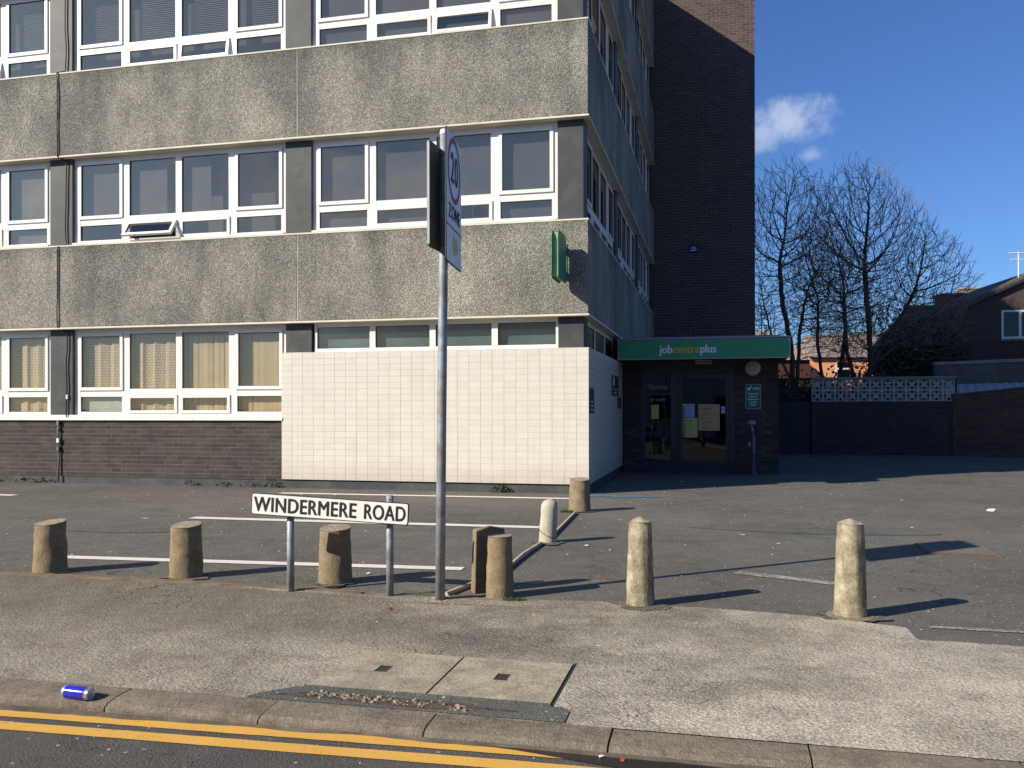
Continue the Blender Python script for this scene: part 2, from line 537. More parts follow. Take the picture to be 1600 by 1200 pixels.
MAT['can_alu'] = m_simple('can_aluminium', (.70, .70, .74), .3, .6, .05, bump=0, metal=.9)
MAT['paper'] = m_simple('paper_notice', (.58, .60, .62), .8, .2, .03, bump=0)
MAT['paper_yellow'] = m_simple('yellow_paper_notice', (.62, .62, .18), .8, .2, .04, bump=0)
MAT['paper_blue'] = m_simple('pale_blue_paper', (.42, .52, .78), .8, .2, .04, bump=0)
MAT['paper_orange'] = m_simple('orange_brown_poster', (.60, .40, .20), .8, .2, .12, bump=0)
MAT['blue_sign'] = m_simple('deep_blue_enamel', (.015, .05, .14), .5, .4, .05)
MAT['cardboard'] = m_simple('cardboard', (.35, .27, .18), .9, .1, .15)
MAT['timber'] = m_simple('weathered_rail', (.52, .42, .30), .8, .2, .25, 14, .3, 40)
MAT['rust'] = m_simple('rusty_iron', (.13, .085, .065), .9, .2, .3, 20, .3, 60)
MAT['cover'] = m_simple('access_cover_concrete', (.155, .14, .118), .9, .2, .2, 14, .4, 60)
MAT['brick_red'] = m_simple('brick_chip', (.20, .08, .05), .9, .2, .2)
MAT['litter'] = m_simple('white_litter', (.75, .74, .72), .8, .2, .05)
MAT['litter_red'] = m_simple('red_litter', (.55, .06, .07), .7, .3, .1)
MAT['dead_leaf'] = m_simple('orange_dead_leaf', (.50, .20, .05), .8, .2, .2)
MAT['chimney'] = m_simple('old_chimney_brick', (.26, .13, .09), .95, .1, .5, 12, .6, 30, dirt=(6, .45, .6, .8), dirt_col=(.10, .08, .07))


def m_brick(name, a, b, c_, eff=.15):
    N = NT(name)
    r = N.rnd()
    col = N.ramp(r, [(0, a), (.5, b), (1, c_)])
    f = N.noise(26, 5, .7)
    col = N.mix(N.mr(f, .3, .75, 0, .5), col, N.mix(1.0, col, (.62, .62, .62), 'MULTIPLY'))
    st = N.mr(N.noise(1.3, 5, .6), .52, .8, 0, eff)
    col = N.mix(st, col, (.22, .19, .16))
    nb = N.bump(N.noise(60, 4, .7), .4, .004)
    return N.fin(col, .8, nb, .25)


MAT['brick'] = m_brick('dark_brown_brick', (.046, .040, .038), (.058, .049, .046), (.074, .062, .058))
MAT['brick_tower'] = m_brick('purple_brown_brick', (.068, .052, .047), (.086, .066, .060), (.105, .082, .075))
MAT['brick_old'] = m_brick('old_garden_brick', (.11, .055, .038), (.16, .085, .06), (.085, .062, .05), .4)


def m_tile():
    N = NT('cream_wall_tile')
    r = N.rnd()
    col = N.ramp(r, [(0, (.635, .59, .515)), (.5, (.655, .608, .53)), (1, (.672, .626, .547))])
    d = N.mr(N.noise(1.6, 6, .65), .55, .8, 0, .35)
    col = N.mix(d, col, (.55, .48, .39))
    z = N.sep(N.pos())[2]
    low = N.mr(N.math('ADD', z, N.math('MULTIPLY', N.noise(2.2, 5, .6), -.5)), .25, -.1, 0, .45)
    col = N.mix(low, col, (.42, .36, .28))
    rn = N.mr(N.noise(1.0, 5, .6, N.scaled((7, 7, .5))), .52, .74, 0, .28)
    col = N.mix(rn, col, (.47, .415, .33))
    odd = N.mr(r, .965, .97, 0, .35)
    col = N.mix(odd, col, (.58, .56, .50))
    sc = N.noise(1.0, 3, .6, N.scaled((9, 9, 4)))
    chip = N.mr(sc, .735, .76, 0, .5)
    col = N.mix(chip, col, (.8, .78, .74))
    return N.fin(col, .30, N.bump(N.noise(14, 3, .5), .08, .002), .45)


MAT['tile'] = m_tile()


def m_glass(name='window_glass', refl=.13, tint=(.86, .87, .87), rough=0.0, gcol=(1.0, .82, .60)):
    N = NT(name)
    n, l = N.n, N.l
    tr = n.new('ShaderNodeBsdfTransparent'); tr.inputs[0].default_value = c4(tint)
    gl = n.new('ShaderNodeBsdfGlossy'); gl.inputs['Roughness'].default_value = rough
    gl.inputs['Color'].default_value = c4(gcol)
    fr = n.new('ShaderNodeLayerWeight'); fr.inputs['Blend'].default_value = .5
    nb = N.bump(N.noise(1.3, 2, .4), .12, .03)
    l.new(nb, gl.inputs['Normal'])
    fac = N.math('ADD', N.math('MULTIPLY', N.math('POWER', fr.outputs['Facing'], 4.0), .9), refl)
    fac = N.math('MINIMUM', fac, 1.0)
    mx = n.new('ShaderNodeMixShader')
    l.new(fac, mx.inputs[0]); l.new(tr.outputs[0], mx.inputs[1]); l.new(gl.outputs[0], mx.inputs[2])
    l.new(mx.outputs[0], N.out.inputs['Surface'])
    n.remove(N.b)
    return N.m


MAT['glass'] = m_glass()
MAT['glass_gf'] = m_glass('ground_floor_glass', .07, (.93, .93, .92))
MAT['glass_door'] = m_glass('door_glass', .035, (.62, .66, .68), 0.0, (.75, .88, 1.0))
MAT['glass_frost'] = m_glass('obscured_strip_glass', .12, (.82, .88, .88), .25)


def m_curtain():
    N = NT('patterned_net_curtain')
    o = N.obj()
    # rows of staggered woven scallops
    br = N.n.new('ShaderNodeTexBrick'); wob = N.n.new('ShaderNodeVectorMath'); wob.operation = 'MULTIPLY_ADD'
    nz = N.n.new('ShaderNodeTexNoise'); nz.inputs['Scale'].default_value = 9; N.l.new(o, nz.inputs['Vector'])
    N.l.new(nz.outputs['Color'], wob.inputs[0]); wob.inputs[1].default_value = (.05, .05, .05); N.l.new(N.scaled((1, 1, 1), o, rot=(-PI / 2, 0, 0)), wob.inputs[2])
    N.l.new(wob.outputs[0], br.inputs['Vector'])
    br.inputs['Scale'].default_value = 1; br.inputs['Brick Width'].default_value = .085; br.inputs['Row Height'].default_value = .052
    br.inputs['Mortar Size'].default_value = .012; br.inputs['Mortar Smooth'].default_value = .6
    br.inputs['Color1'].default_value = (.62, .50, .345, 1); br.inputs['Color2'].default_value = (.54, .43, .30, 1)
    br.inputs['Mortar'].default_value = (.34, .27, .19, 1)
    br.offset = .5
    f = N.noise(60, 3, .6)
    c = N.mix(N.mr(f, .35, .7, 0, .35), br.outputs['Color'], (.62, .52, .38))
    return N.fin(c, .95, N.bump(f, .4, .006), .1)


MAT['curtain'] = m_curtain()
MAT['blind_beige'] = m_simple('beige_blind_slat', (.60, .46, .29), .85, .2, .08, 3, .1, 80)
MAT['blind_shade'] = m_simple('dark_blind_gap', (.09, .07, .05), .9, .1, .1)
MAT['blind_grey'] = m_simple('grey_blind', (.155, .148, .142), .9, .1, .1, 1.2, 0)
MAT['blind_pink'] = m_simple('mauve_roller_blind', (.20, .175, .158), .9, .1, .12, .9, 0)
MAT['blind_beige_dim'] = m_simple('dim_beige_blind', (.30, .25, .19), .9, .1, .25, 1.5, 0)
MAT['blind_slat'] = m_simple('grey_venetian_slat', (.20, .19, .18), .7, .3, .05, 2, 0)


def m_bollard(name, cols, streak=.5, dark=(.16, .115, .07), pale=(.55, .5, .42)):
    N = NT(name)
    o = N.obj()
    f = N.noise(9, 6, .7, o)
    c = N.ramp(f, [(.3, cols[0]), (.52, cols[1]), (.72, cols[2])])
    s = N.noise(1, 5, .65, N.scaled((14, 14, 2.2), o))
    c = N.mix(N.mr(s, .5, .72, 0, streak), c, dark)
    sp = N.voro(150, o)
    c = N.mix(N.mr(sp, .5, .2, 0, .25), c, pale)
    z = N.sep(o)[2]
    crack = N.mr(N.voro(7, N.scaled((1, 1, .6), o), feat='DISTANCE_TO_EDGE'), .012, .002, 0, .5)
    c = N.mix(N.math('MULTIPLY', crack, N.mr(N.noise(5, 3, .6, o), .5, .6)), c, tuple(x * .4 for x in dark))
    nb = N.bump(N.math('ADD', N.noise(110, 4, .7, o), N.math('MULTIPLY', N.noise(24, 4, .7, o), .8)), .9, .009)
    return N.fin(c, .95, nb, .15)


MAT['bollard_tan'] = m_bollard('tan_stone', ((.17, .125, .07), (.25, .19, .115), (.33, .26, .165)))
MAT['bollard_pale'] = m_bollard('pale_weathered_concrete', ((.12, .095, .05), (.34, .295, .205), (.60, .54, .44)), 1.0, (.15, .115, .055))
MAT['bollard_white'] = m_bollard('white_painted_concrete', ((.36, .34, .26), (.48, .46, .37), (.56, .54, .45)), .25, (.3, .28, .22))
MAT['stone_top'] = m_bollard('exposed_stone_top', ((.20, .15, .10), (.34, .275, .20), (.52, .46, .38)), .3)


def m_kerb():
    N = NT('kerb_stone')
    f = N.noise(6, 6, .7); g = N.noise(130, 3, .7); big = N.noise(1.4, 5, .6)
    c = N.ramp(f, [(.3, (.15, .125, .095)), (.5, (.235, .20, .155)), (.72, (.32, .275, .21))])
    c = N.mix(N.mr(big, .45, .7, 0, .5), c, (.34, .285, .215))
    c = N.mix(N.mr(g, .38, .66, 0, .65), c, N.mix(1.0, c, (.55, .54, .52), 'MULTIPLY'))
    g3 = N.noise(32, 5, .75)
    c = N.mix(N.mr(g3, .52, .7, 0, .7), c, (.36, .33, .27))
    c = N.mix(N.mr(N.noise(11, 5, .7), .57, .7, 0, .6), c, (.085, .075, .06))
    f = N.math('ADD', f, N.math('MULTIPLY', g3, 1.4))
    z = N.sep(N.pos())[2]
    c = N.mix(N.mr(N.math('ADD', z, N.math('MULTIPLY', f, .015)), -.015, -.045, 0, .6, True), c, (.12, .10, .078))
    return N.fin(c, .95, N.bump(N.math('ADD', g, f), .9, .010), .15)


MAT['kerb'] = m_kerb()


def m_slab():
    N = NT('cover_slab_concrete')
    f = N.noise(5, 6, .7); g = N.noise(120, 3, .7)
    c = N.ramp(f, [(.3, (.29, .25, .18)), (.5, (.43, .375, .275)), (.72, (.55, .49, .37))])
    g2 = N.noise(55, 4, .75)
    c = N.mix(N.mr(g2, .40, .62, 0, .75), c, N.mix(1.0, c, (.55, .54, .50), 'MULTIPLY'))
    c = N.mix(N.mr(N.noise(2.2, 6, .7), .5, .68, 0, .6), c, (.20, .185, .15))
    pt = N.voro(60); c = N.mix(N.mr(pt, .22, .12, 0, .6), c, (.12, .11, .09))
    return N.fin(c, .95, N.bump(N.math('ADD', g2, N.math('MULTIPLY', g, .5)), .9, .007), .15)


MAT['slab'] = m_slab()


def m_line(name, col, gap=.45):
    N = NT(name)
    w = N.math('ADD', N.math('MULTIPLY', N.noise(34, 6, .75), .7), N.math('MULTIPLY', N.noise(5, 4, .6), .3))
    a = N.mr(w, gap - .07, gap + .03)
    f = N.noise(3, 4, .6)
    c = N.mix(N.mr(f, .35, .7, 0, .35), col, tuple(x * .7 for x in col))
    c = N.mix(a, (.10, .095, .088), c)
    g = N.noise(150, 3, .7)
    c = N.mix(N.mr(g, .42, .75, 0, .25), c, N.mix(1.0, c, (.6, .6, .6), 'MULTIPLY'))
    return N.fin(c, .85, N.bump(g, .6, .006), .25)


MAT['line_white'] = m_line('worn_white_paint', (.76, .72, .64), .40)
MAT['line_faint'] = m_line('almost_gone_white_paint', (.42, .40, .36), .52)
MAT['line_yellow'] = m_line('yellow_road_paint', (.72, .41, .085), .385)
MAT['line_blue'] = m_line('worn_blue_paint', (.08, .18, .33), .46)


def m_wet():
    N = NT('wet_gutter')
    f = N.noise(3, 4, .6)
    c = N.mix(N.mr(f, .3, .7), (.022, .018, .016), (.034, .029, .025))
    return N.fin(c, N.mr(f, .3, .7, .25, .5), N.bump(N.noise(120, 3, .6), .3, .003), .5)


MAT['wet'] = m_wet()

# ------------------------------------------------------------------ the ground
def sheet(name, x0, x1, y0, y1, z, mat, nx=1, ny=1, kind='structure', label=None):
    mb = MB()
    for i in range(nx):
        for j in range(ny):
            a0 = x0 + (x1 - x0) * i / nx; a1 = x0 + (x1 - x0) * (i + 1) / nx
            b0 = y0 + (y1 - y0) * j / ny; b1 = y0 + (y1 - y0) * (j + 1) / ny
            mb.quad((a0, b0, z), (a1, b0, z), (a1, b1, z), (a0, b1, z))
    return mb.build(name, mat, None, FRAME_LOC, FRAME_ROT, kind=kind)


sheet('ground', -900, 900, -900, 900, -.085, MAT['carpark'])
def road_z(x):
    # the kerb drops and the road rides up towards the crossing on the right
    return -.066 + .030 * min(1, max(0, (x + 1.5) / 2.8))


mb = MB()
for a, b in ((-300, -1.5), (-1.5, 1.3), (1.3, 300)):
    mb.quad((a, -16.5, road_z(a)), (b, -16.5, road_z(b)), (b, -10.60, road_z(b)), (a, -10.60, road_z(a)))
mb.build('road', MAT['road'], None, FRAME_LOC, FRAME_ROT, kind='structure')

# ragged boundary between car park and pavement (pavement sits 6 mm proud, with a worn edge)
def ragged(pts, step=.12, amp=.012, seed=0):
    out = []
    for (a, b) in zip(pts[:-1], pts[1:]):
        a = Vector(a); b = Vector(b); n = max(1, int((b - a).length / step))
        d = (b - a).normalized(); nn = Vector((-d.y, d.x))
        for i in range(n):
            p = a + (b - a) * i / n
            out.append(p + nn * amp * 2 * mnoise.noise(Vector((p.x * 3.1 + seed, p.y * 3.1, seed))) + nn * amp * mnoise.noise(Vector((p.x * 14 + seed, p.y * 14, seed))))
    out.append(Vector(pts[-1]))
    for i in range(1, len(out)):
        out[i].x = max(out[i].x, out[i - 1].x + 2e-4)
    return out


edge = [(-40, -8.02), (-4, -8.05), (-.6, -8.12), (.35, -8.12), (1.2, -8.04), (2.2, -8.1), (2.9, -8.22), (3.26, -8.37), (3.27, -8.66), (3.9, -8.71), (40, -8.75)]
eg = ragged(edge, .06, .018, 3.3)
mb = MB()
for a, b in zip(eg[:-1], eg[1:]):
    mb.quad((a.x, -10.55, .004), (b.x, -10.55, .004), (b.x, b.y, .004), (a.x, a.y, .004))
    mb.quad((a.x, a.y, .004), (b.x, b.y, .004), (b.x, b.y, -.01), (a.x, a.y, -.01))
mb.build('pavement', MAT['pavement'], None, FRAME_LOC, FRAME_ROT, kind='structure')

# car park surface, gently uneven, from the pavement to the walls at the back
mb = MB()
nx, ny = 90, 60
X0, X1, Y0, Y1 = -45, 45, -8.9, 55
P = {}
for i in range(nx + 1):
    for j in range(ny + 1):
        x = X0 + (X1 - X0) * i / nx; y = Y0 + (Y1 - Y0) * (j / ny) ** 1.6
        zz = .0
        if y > -7.6: zz = .0
        P[i, j] = len(mb.v); mb.v.append((x, y, zz - .004))
for i in range(nx):
    for j in range(ny):
        mb.f.append((P[i, j], P[i + 1, j], P[i + 1, j + 1], P[i, j + 1]))
mb.build('car_park', MAT['carpark'], None, FRAME_LOC, FRAME_ROT, smooth=True, kind='structure')
# far side of the street, behind the camera
sheet('far_pavement', -300, 300, -19.6, -16.5, .0, MAT['pavement'])
MB().box(-300, 300, -16.62, -16.5, -.1, .006).build('far_kerb', MAT['kerb'], None, FRAME_LOC, FRAME_ROT, kind='structure')

# narrow brown edging strip left of the name plate and worn pale foot around the posts
mb = MB()
st = ragged([(-9.0, -8.045), (-2.2, -8.045), (-.55, -8.11)], .08, .012, 9)
for a, b in zip(st[:-1], st[1:]):
    mb.quad((a.x, a.y - .085, .012), (b.x, b.y - .085, .012), (b.x, b.y - .005, .012), (a.x, a.y - .005, .012))
    mb.quad((a.x, a.y - .085, .0), (b.x, b.y - .085, .0), (b.x, b.y - .085, .012), (a.x, a.y - .085, .012))
mb.build('edging_strip', m_simple('edging_stone', (.19, .145, .10), .95, .1, .35, 7, .5, 60), None, FRAME_LOC, FRAME_ROT, kind='structure')


def blob_poly(cx, cy, rx, ry, n=26, seed=0, amp=.35):
    pts = []
    for i in range(n):
        a = 2 * PI * i / n
        k = 1 + amp * mnoise.noise(Vector((math.cos(a) * 1.6 + seed, math.sin(a) * 1.6, seed * 2.0)))
        pts.append((cx + rx * k * math.cos(a), cy + ry * k * math.sin(a)))
    return pts


def blob(name, cx, cy, rx, ry, z, mat, seed=0, amp=.35, n=30):
    mb = MB(); pts = blob_poly(cx, cy, rx, ry, n, seed, amp)
    b = len(mb.v); mb.v.append((cx, cy, z))
    for p in pts: mb.v.append((p[0], p[1], z))
    for i in range(n): mb.f.append((b, b + 1 + i, b + 1 + (i + 1) % n))
    return mb.build(name, mat, None, FRAME_LOC, FRAME_ROT, kind='structure')


worn = m_asphalt('worn_verge', (.33, .29, .23), (.22, .195, .155), (.42, .37, .29), .05, 80)
blob('worn_verge', .30, -8.30, .95, .085, .0062, worn, 2, .8, 60)
blob('worn_verge', -1.05, -8.20, .42, .05, .0058, worn, 6, .8, 40)
blob('worn_verge', .16, -8.30, .20, .11, .0072, worn, 9, .6, 40)
mossy = m_asphalt('mossy_ground', (.14, .135, .075), (.09, .085, .05), (.2, .17, .11), .05, 90)
blob('mossy_ground', .10, -8.10, .28, .055, .0052, mossy, 12, .7, 40)
for i_, (wx, wy) in enumerate(((-4.02, 7.60), (-2.745, 7.35), (-1.44, 7.10), (.93, 12.02), (.372, 9.22), (.918, 6.26), (2.285, 5.90))):
    dx_, dy_ = wx - CX, wy - CY
    lx_, ly_ = CT * dx_ - ST_ * dy_, ST_ * dx_ + CT * dy_
    blob('foot_dirt', lx_ + .01, ly_ - .03, .185, .16, .0064 + .0003 * i_, MAT['foot_dirt'], 20 + i_, .55, 44)
# kerb: one stone per piece, bull-nosed, dark open joints
kerb = bpy.data.objects.new('kerb', None); COL.objects.link(kerb)
kerb.location = FRAME_LOC; kerb.rotation_euler = FRAME_ROT; kerb['kind'] = 'structure'
kx = [-8.02, -7.2, -6.4, -5.6, -4.8, -4.0, -3.19, -2.38, -1.564, -.778, .032, .829, 1.638, 2.452, 3.248, 4.05, 4.86, 5.67, 6.48, 7.3, 8.1]
for i, (a, b) in enumerate(zip(kx[:-1], kx[1:])):
    r0 = .03
    dz = random.uniform(-.004, .003)
    prof = [(-10.55, -.14), (-10.55, .003 + dz), (-10.672, .001 + dz), (-10.725, -.008 + dz), (-10.752, -.026 + dz), (-10.768, -.14)]
    prof = prof[::-1]
    mb = MB()
    # slices along the stone with a slightly bruised arris
    n = 16
    g = .004
    xs = [a + g + (b - a - 2 * g) * k / n for k in range(n + 1)]
    base = len(mb.v)
    jog = random.uniform(-.012, .012)
    for k, x in enumerate(xs):
        for q, (yy, zz) in enumerate(prof):
            j = mnoise.noise(Vector((x * 4, q * 3.1, 5))) * .005 + mnoise.noise(Vector((x * 17, q * 2.1, 8))) * .003
            e = 0
            if k in (0, n) and q in (1, 2, 3): e = .0025
            mb.v.append((x, yy + (j if q in (1, 2, 3) else 0) + e, zz + (j - e if q in (1, 2, 3) else 0)))
    m = len(prof)
    for k in range(n):
        for q in range(m - 1):
            v0 = base + k * m + q
            mb.f.append((v0, v0 + 1, v0 + m + 1, v0 + m))
    mb.f.append(tuple(base + q for q in range(m - 1, -1, -1))); mb.f.append(tuple(base + n * m + q for q in range(m)))
    mb.build('kerb_stone', MAT['kerb'], kerb)
MB().box(-60, 60, -10.70, -10.555, -.13, -.03).build('joint_bed', MAT['seal'], kerb)
MB().box(-60, -8.03, -10.70, -10.551, -.14, .002).box(8.11, 60, -10.70, -10.551, -.14, .002).build('kerb_run', MAT['kerb'], kerb)

# painted markings
def strip(name, p0, p1, wd, z, mat, seed=0, amp=.004, step=.08):
    a, b = Vector(p0), Vector(p1)
    L = (b - a).length; d = (b - a) / L; nn = Vector((-d.y, d.x)); n = max(2, int(L / step))
    mb = MB(); prev = None
    for i in range(n + 1):
        c = a + (b - a) * i / n
        e1 = amp * mnoise.noise(Vector((c.x * 9, c.y * 9, seed))) ; e2 = amp * mnoise.noise(Vector((c.x * 9, c.y * 9, seed + 9)))
        q = (c + nn * (wd / 2 + e1), c - nn * (wd / 2 + e2))
        zc = z(c.x) if callable(z) else z
        if prev: mb.quad((prev[1].x, prev[1].y, pz), (q[1].x, q[1].y, zc), (q[0].x, q[0].y, zc), (prev[0].x, prev[0].y, pz))
        prev = q; pz = zc
    return mb.build(name, mat, None, FRAME_LOC, FRAME_ROT, kind='structure')


def ground_y(u, v): return None


for k_, (ya, wd_) in enumerate(((-10.829, .088), (-10.978, .09))):
    strip('yellow_line', (-30, ya - .02), (-1.4, ya - .006), wd_, (lambda x: road_z(x) + .004), MAT['line_yellow'], 1 + k_, .004)
    strip('yellow_line', (-1.4, ya - .006), (2.2, ya + .040), wd_, (lambda x: road_z(x) + .004), MAT['line_yellow'], 1 + k_, .004)
    strip('yellow_line', (2.2, ya + .040), (30, ya + .045), wd_, (lambda x: road_z(x) + .004), MAT['line_yellow'], 1 + k_, .004)
strip('parking_line', (-4.0, -7.25), (-.10, -7.0), .15, .002, MAT['line_white'], 3)
strip('parking_line', (-4.58, -4.27), (.12, -4.20), .19, .002, MAT['line_white'], 4)
strip('parking_line', (-5.1, -.95), (-.12, -.82), .17, .002, MAT['line_white'], 5)
strip('parking_line', (-12.4, -2.2), (-9.2, -2.25), .18, .002, MAT['line_white'], 6)
strip('worn_line', (2.24, -6.62), (3.1, -7.02), .14, .002, MAT['line_faint'], 7, .03)
strip('worn_line', (3.40, -8.30), (6.5, -8.33), .07, .002, MAT['line_faint'], 8, .02)
blob('blue_bay_marking', .48, -.27, .62, .16, .002, MAT['line_blue'], 9, .5)

# wet patch in the gutter
mb = MB()
wp = [(.95, -10.764), (4.9, -10.764), (5.1, -10.80), (4.9, -11.2), (3.1, -11.15), (2.5, -11.03), (1.95, -10.93), (1.55, -10.86), (1.25, -10.80)]
mb.v = [(p[0], p[1], road_z(p[0]) + .0065) for p in wp]; mb.f = [tuple(range(len(wp) - 1, -1, -1))]
mb.build('wet_patch', MAT['wet'], None, FRAME_LOC, FRAME_ROT, kind='structure')

mb = MB()
lo_ = ragged([(-12, -10.80), (-6, -10.79), (-2, -10.805), (1.2, -10.785), (6, -10.80), (12, -10.79)], .07, .014, 8)
for a, b in zip(lo_[:-1], lo_[1:]): mb.quad((a.x, a.y, road_z(a.x) + .002), (b.x, b.y, road_z(b.x) + .002), (b.x, -10.764, road_z(b.x) + .014), (a.x, -10.764, road_z(a.x) + .014))
mb.build('gutter_soil', m_simple('gutter_soil', (.115, .098, .075), .95, .1, .35, 9, .8, 90, bdist=.006), None, FRAME_LOC, FRAME_ROT, kind='structure')
blob('surface_patch', 3.1, -3.6, 1.3, .55, .0006, MAT['patch'], 33, .25, 40)
blob('surface_patch', -4.9, -5.4, .9, .35, .0006, MAT['patch'], 35, .3, 40)
# tar patches
mb = MB()
tp = ragged([(-.25, -10.54), (1.62, -10.54)], .1, .006, 5)
mb = MB()
up_ = ragged([(-.16, -10.53), (-.06, -10.42), (.03, -10.338), (1.30, -10.338), (1.38, -10.34), (1.42, -10.40)], .04, .012, 5)
for a, b in zip(up_[:-1], up_[1:]): mb.quad((a.x, -10.545, .0085), (b.x, -10.545, .0085), (b.x, b.y, .0085), (a.x, a.y, .0085))
mb.build('tarmac_patch', MAT['patch'], None, FRAME_LOC, FRAME_ROT, kind='structure')

# ------------------------------------------------------------------ office building
office = thing('office_building', 'grey 1960s office block with pebbled concrete bands, white windows and a dark brick stair tower', 'building', FRAME_LOC, -TH)
LIPS = [2.96, 6.27, 9.58, 12.89]
BAY = 5.03
NB = 4
XL = -(.30 + BAY * NB)               # left end
SILL_D = 1.665                       # sill below lip
joints = [0.0] + [-(.27 + BAY * k - .03 + .0) for k in range(1, NB)]
joints = [0.0, -5.27, -10.31, -15.34, -20.4]

# concrete bands: one panel per bay, front and side
TOPS = [LIPS[0] + 1.617, LIPS[1] + 1.64, LIPS[2] + 1.64, 15.5]
panel_no = 0
def rough_panel(w, h, th, seed):
    mb = MB(); mb.box(0, w, 0, th, 0, h); return mb


for li, lip in enumerate(LIPS):
    h = TOPS[li] - lip - .035 - .03
    for b in range(NB):
        x1 = joints[b] - (0 if b == 0 else .008); x0 = joints[b + 1] + .008
        rough_panel(x1 - x0, h, .22, b + li * 7).build('concrete_panel', MAT['aggregate'], office, (x0, 0, lip + .035), bevel=.01)
    # side, three bays back to the tower
    sj = [.221, 5.21, 10.28, 15.3]
    for b in range(3):
        y0 = sj[b] + (.0 if b == 0 else .008); y1 = sj[b + 1] - .008
        MB().box(-.22, -.003, 0, y1 - y0, 0, h).build('concrete_panel', MAT['aggregate'], office, (0, y0, lip + .035), bevel=.008)
    for b in range(1, NB):
        MB().box(joints[b] - .006, joints[b] + .006, .004, .2, lip + .035, TOPS[li] - .03).build('joint_seal', MAT['sealant'], office)
    # lip below, coping above
    mb = MB().box(joints[-1], .012, -.014, .3, lip, lip + .034)
    mb.build('lip', MAT['lip'], office, bevel=.004)
    MB().box(-.30, .012, .302, 15.28, lip, lip + .034).build('lip', MAT['lip'], office, bevel=.004)
    zt = TOPS[li]
    MB().box(joints[-1], .004, -.005, .30, zt - .029, zt).build('coping', MAT['lip'], office, bevel=.004)
    MB().box(-.30, .004, .302, 15.28, zt - .029, zt).build('coping', MAT['lip'], office, bevel=.004)
    # soffit return behind the lip
    MB().box(joints[-1] + .02, -.302, .302, .5, lip + .002, lip + .1).build('soffit', MAT['soffit'], office)
# slabs and core give the windows real rooms behind them
for li, lip in enumerate(LIPS):
    MB().box(-20.3, -.5, .5, 15.2, lip + .02, lip + .30).build('ceiling', MAT['interior_pale'], office)
    MB().box(-20.3, -.31, .31, 15.2, TOPS[li] - .85, TOPS[li] - .75).build('floor', MAT['interior'], office)
MB().box(-20.3, -4.5, 4.2, 15.2, .02, 15.3).build('core_wall', MAT['interior'], office)
MB().box(-20.35, .0 - .02, .31, 15.25, 15.3, 15.46).build('roof', MAT['slate'], office)
MB().box(-20.38, -20.3, .02, 15.25, 0, 15.3).build('end_wall', MAT['render_grey'], office)
MB().box(-20.3, -.25, 15.2, 15.3, 0, 15.3).build('back_wall', MAT['render_grey'], office)
for xx in (-5.27, -10.31, -15.34):
    MB().box(xx - .05, xx + .05, .36, 4.2, .2, 15.2).build('partition', MAT['interior'], office)
MB().box(-4.5, -.36, 5.16, 5.26, .2, 15.2).box(-4.5, -.36, 10.2, 10.3, .2, 15.2).build('partition', MAT['interior'], office)
MB().box(-20.3, -.31, .31, 15.2, .12, .2).build('floor', MAT['interior'], office)

# pillars (front and side), each storey its own piece
PIL_Y = .125
def pillar_front(x0, x1, z0, z1):
    mb = MB().box(x0, x1, PIL_Y, .34, z0, z1)
    return mb.build('pillar', MAT['pillar'], office, bevel=.004)


storeys = [(1.30, LIPS[0])] + [(TOPS[i], LIPS[i + 1]) for i in range(3)]
for si, (z0, z1) in enumerate(storeys):
    for k in range(NB + 1):
        if k == 0: xa, xb = -.535, -.10
        else: xa, xb = -(.53 + BAY * k), -(.02 + BAY * k)
        zz0 = z0
        if si == 0 and k <= 1: zz0 = .2
        if k == NB: xa += .12
        pillar_front(xa, xb, zz0, z1 - .001)
    for k in range(1, 4):
        ya, yb = 5.08 * k + .0 - .05, 5.08 * k + .42
        if k == 3: yb = 15.25
        MB().box(-.34, -PIL_Y, ya, yb, z0 if si else .2, z1 - .001).build('pillar', MAT['pillar'], office, bevel=.004)
    MB().box(-.34, -PIL_Y + .025, .342, .56, z0 if si else .2, z1 - .001).build('pillar', MAT['pillar'], office)

# ---- windows
WW, WH = 4.5, SILL_D
VM = [(0, .13), (1.05, 1.22), (2.22, 2.35), (3.33, 3.50), (4.40, 4.5)]
Z_LOW = (.075, .365)                  # lower lights between these (above sill)
Z_UP = (.515, 1.565)                  # upper lights


def frame_mesh():
    mb = MB(); d0, d1 = 0, .07
    for i, (a, b) in enumerate(VM): mb.box(a, b, d0, d1, 0, WH - .001)
    for i in range(4):
        a = VM[i][1]; b = VM[i + 1][0]
        mb.box(a, b, d0 + .003, d1 - .003, 0, Z_LOW[0]); mb.box(a, b, d0 + .003, d1 - .003, Z_LOW[1], Z_UP[0]); mb.box(a, b, d0 + .003, d1 - .003, Z_UP[1], WH - .001)
    return mb.mesh('frame')


def ring_mesh(w, h, t, d=.05):
    mb = MB()
    mb.box(0, w, 0, d, 0, t); mb.box(0, w, 0, d, h - t, h)
    mb.box(0, t, 0, d, t, h - t); mb.box(w - t, w, 0, d, t, h - t)
    return mb.mesh('sash')


def gasket_mesh(w, h, t=.008, d=.01):
    mb = MB()
    mb.box(0, w, 0, d, 0, t); mb.box(0, w, 0, d, h - t, h); mb.box(0, t, 0, d, t, h - t); mb.box(w - t, w, 0, d, t, h - t)
    return mb.mesh('gasket')


FRAME_ME = frame_mesh()
SASH_ME = {}; PANE_ME = {}; GASK_ME = {}


def get_sash(w, h, t):
    k = (round(w, 3), round(h, 3), t)
    if k not in SASH_ME: SASH_ME[k] = ring_mesh(w, h, t)
    return SASH_ME[k]


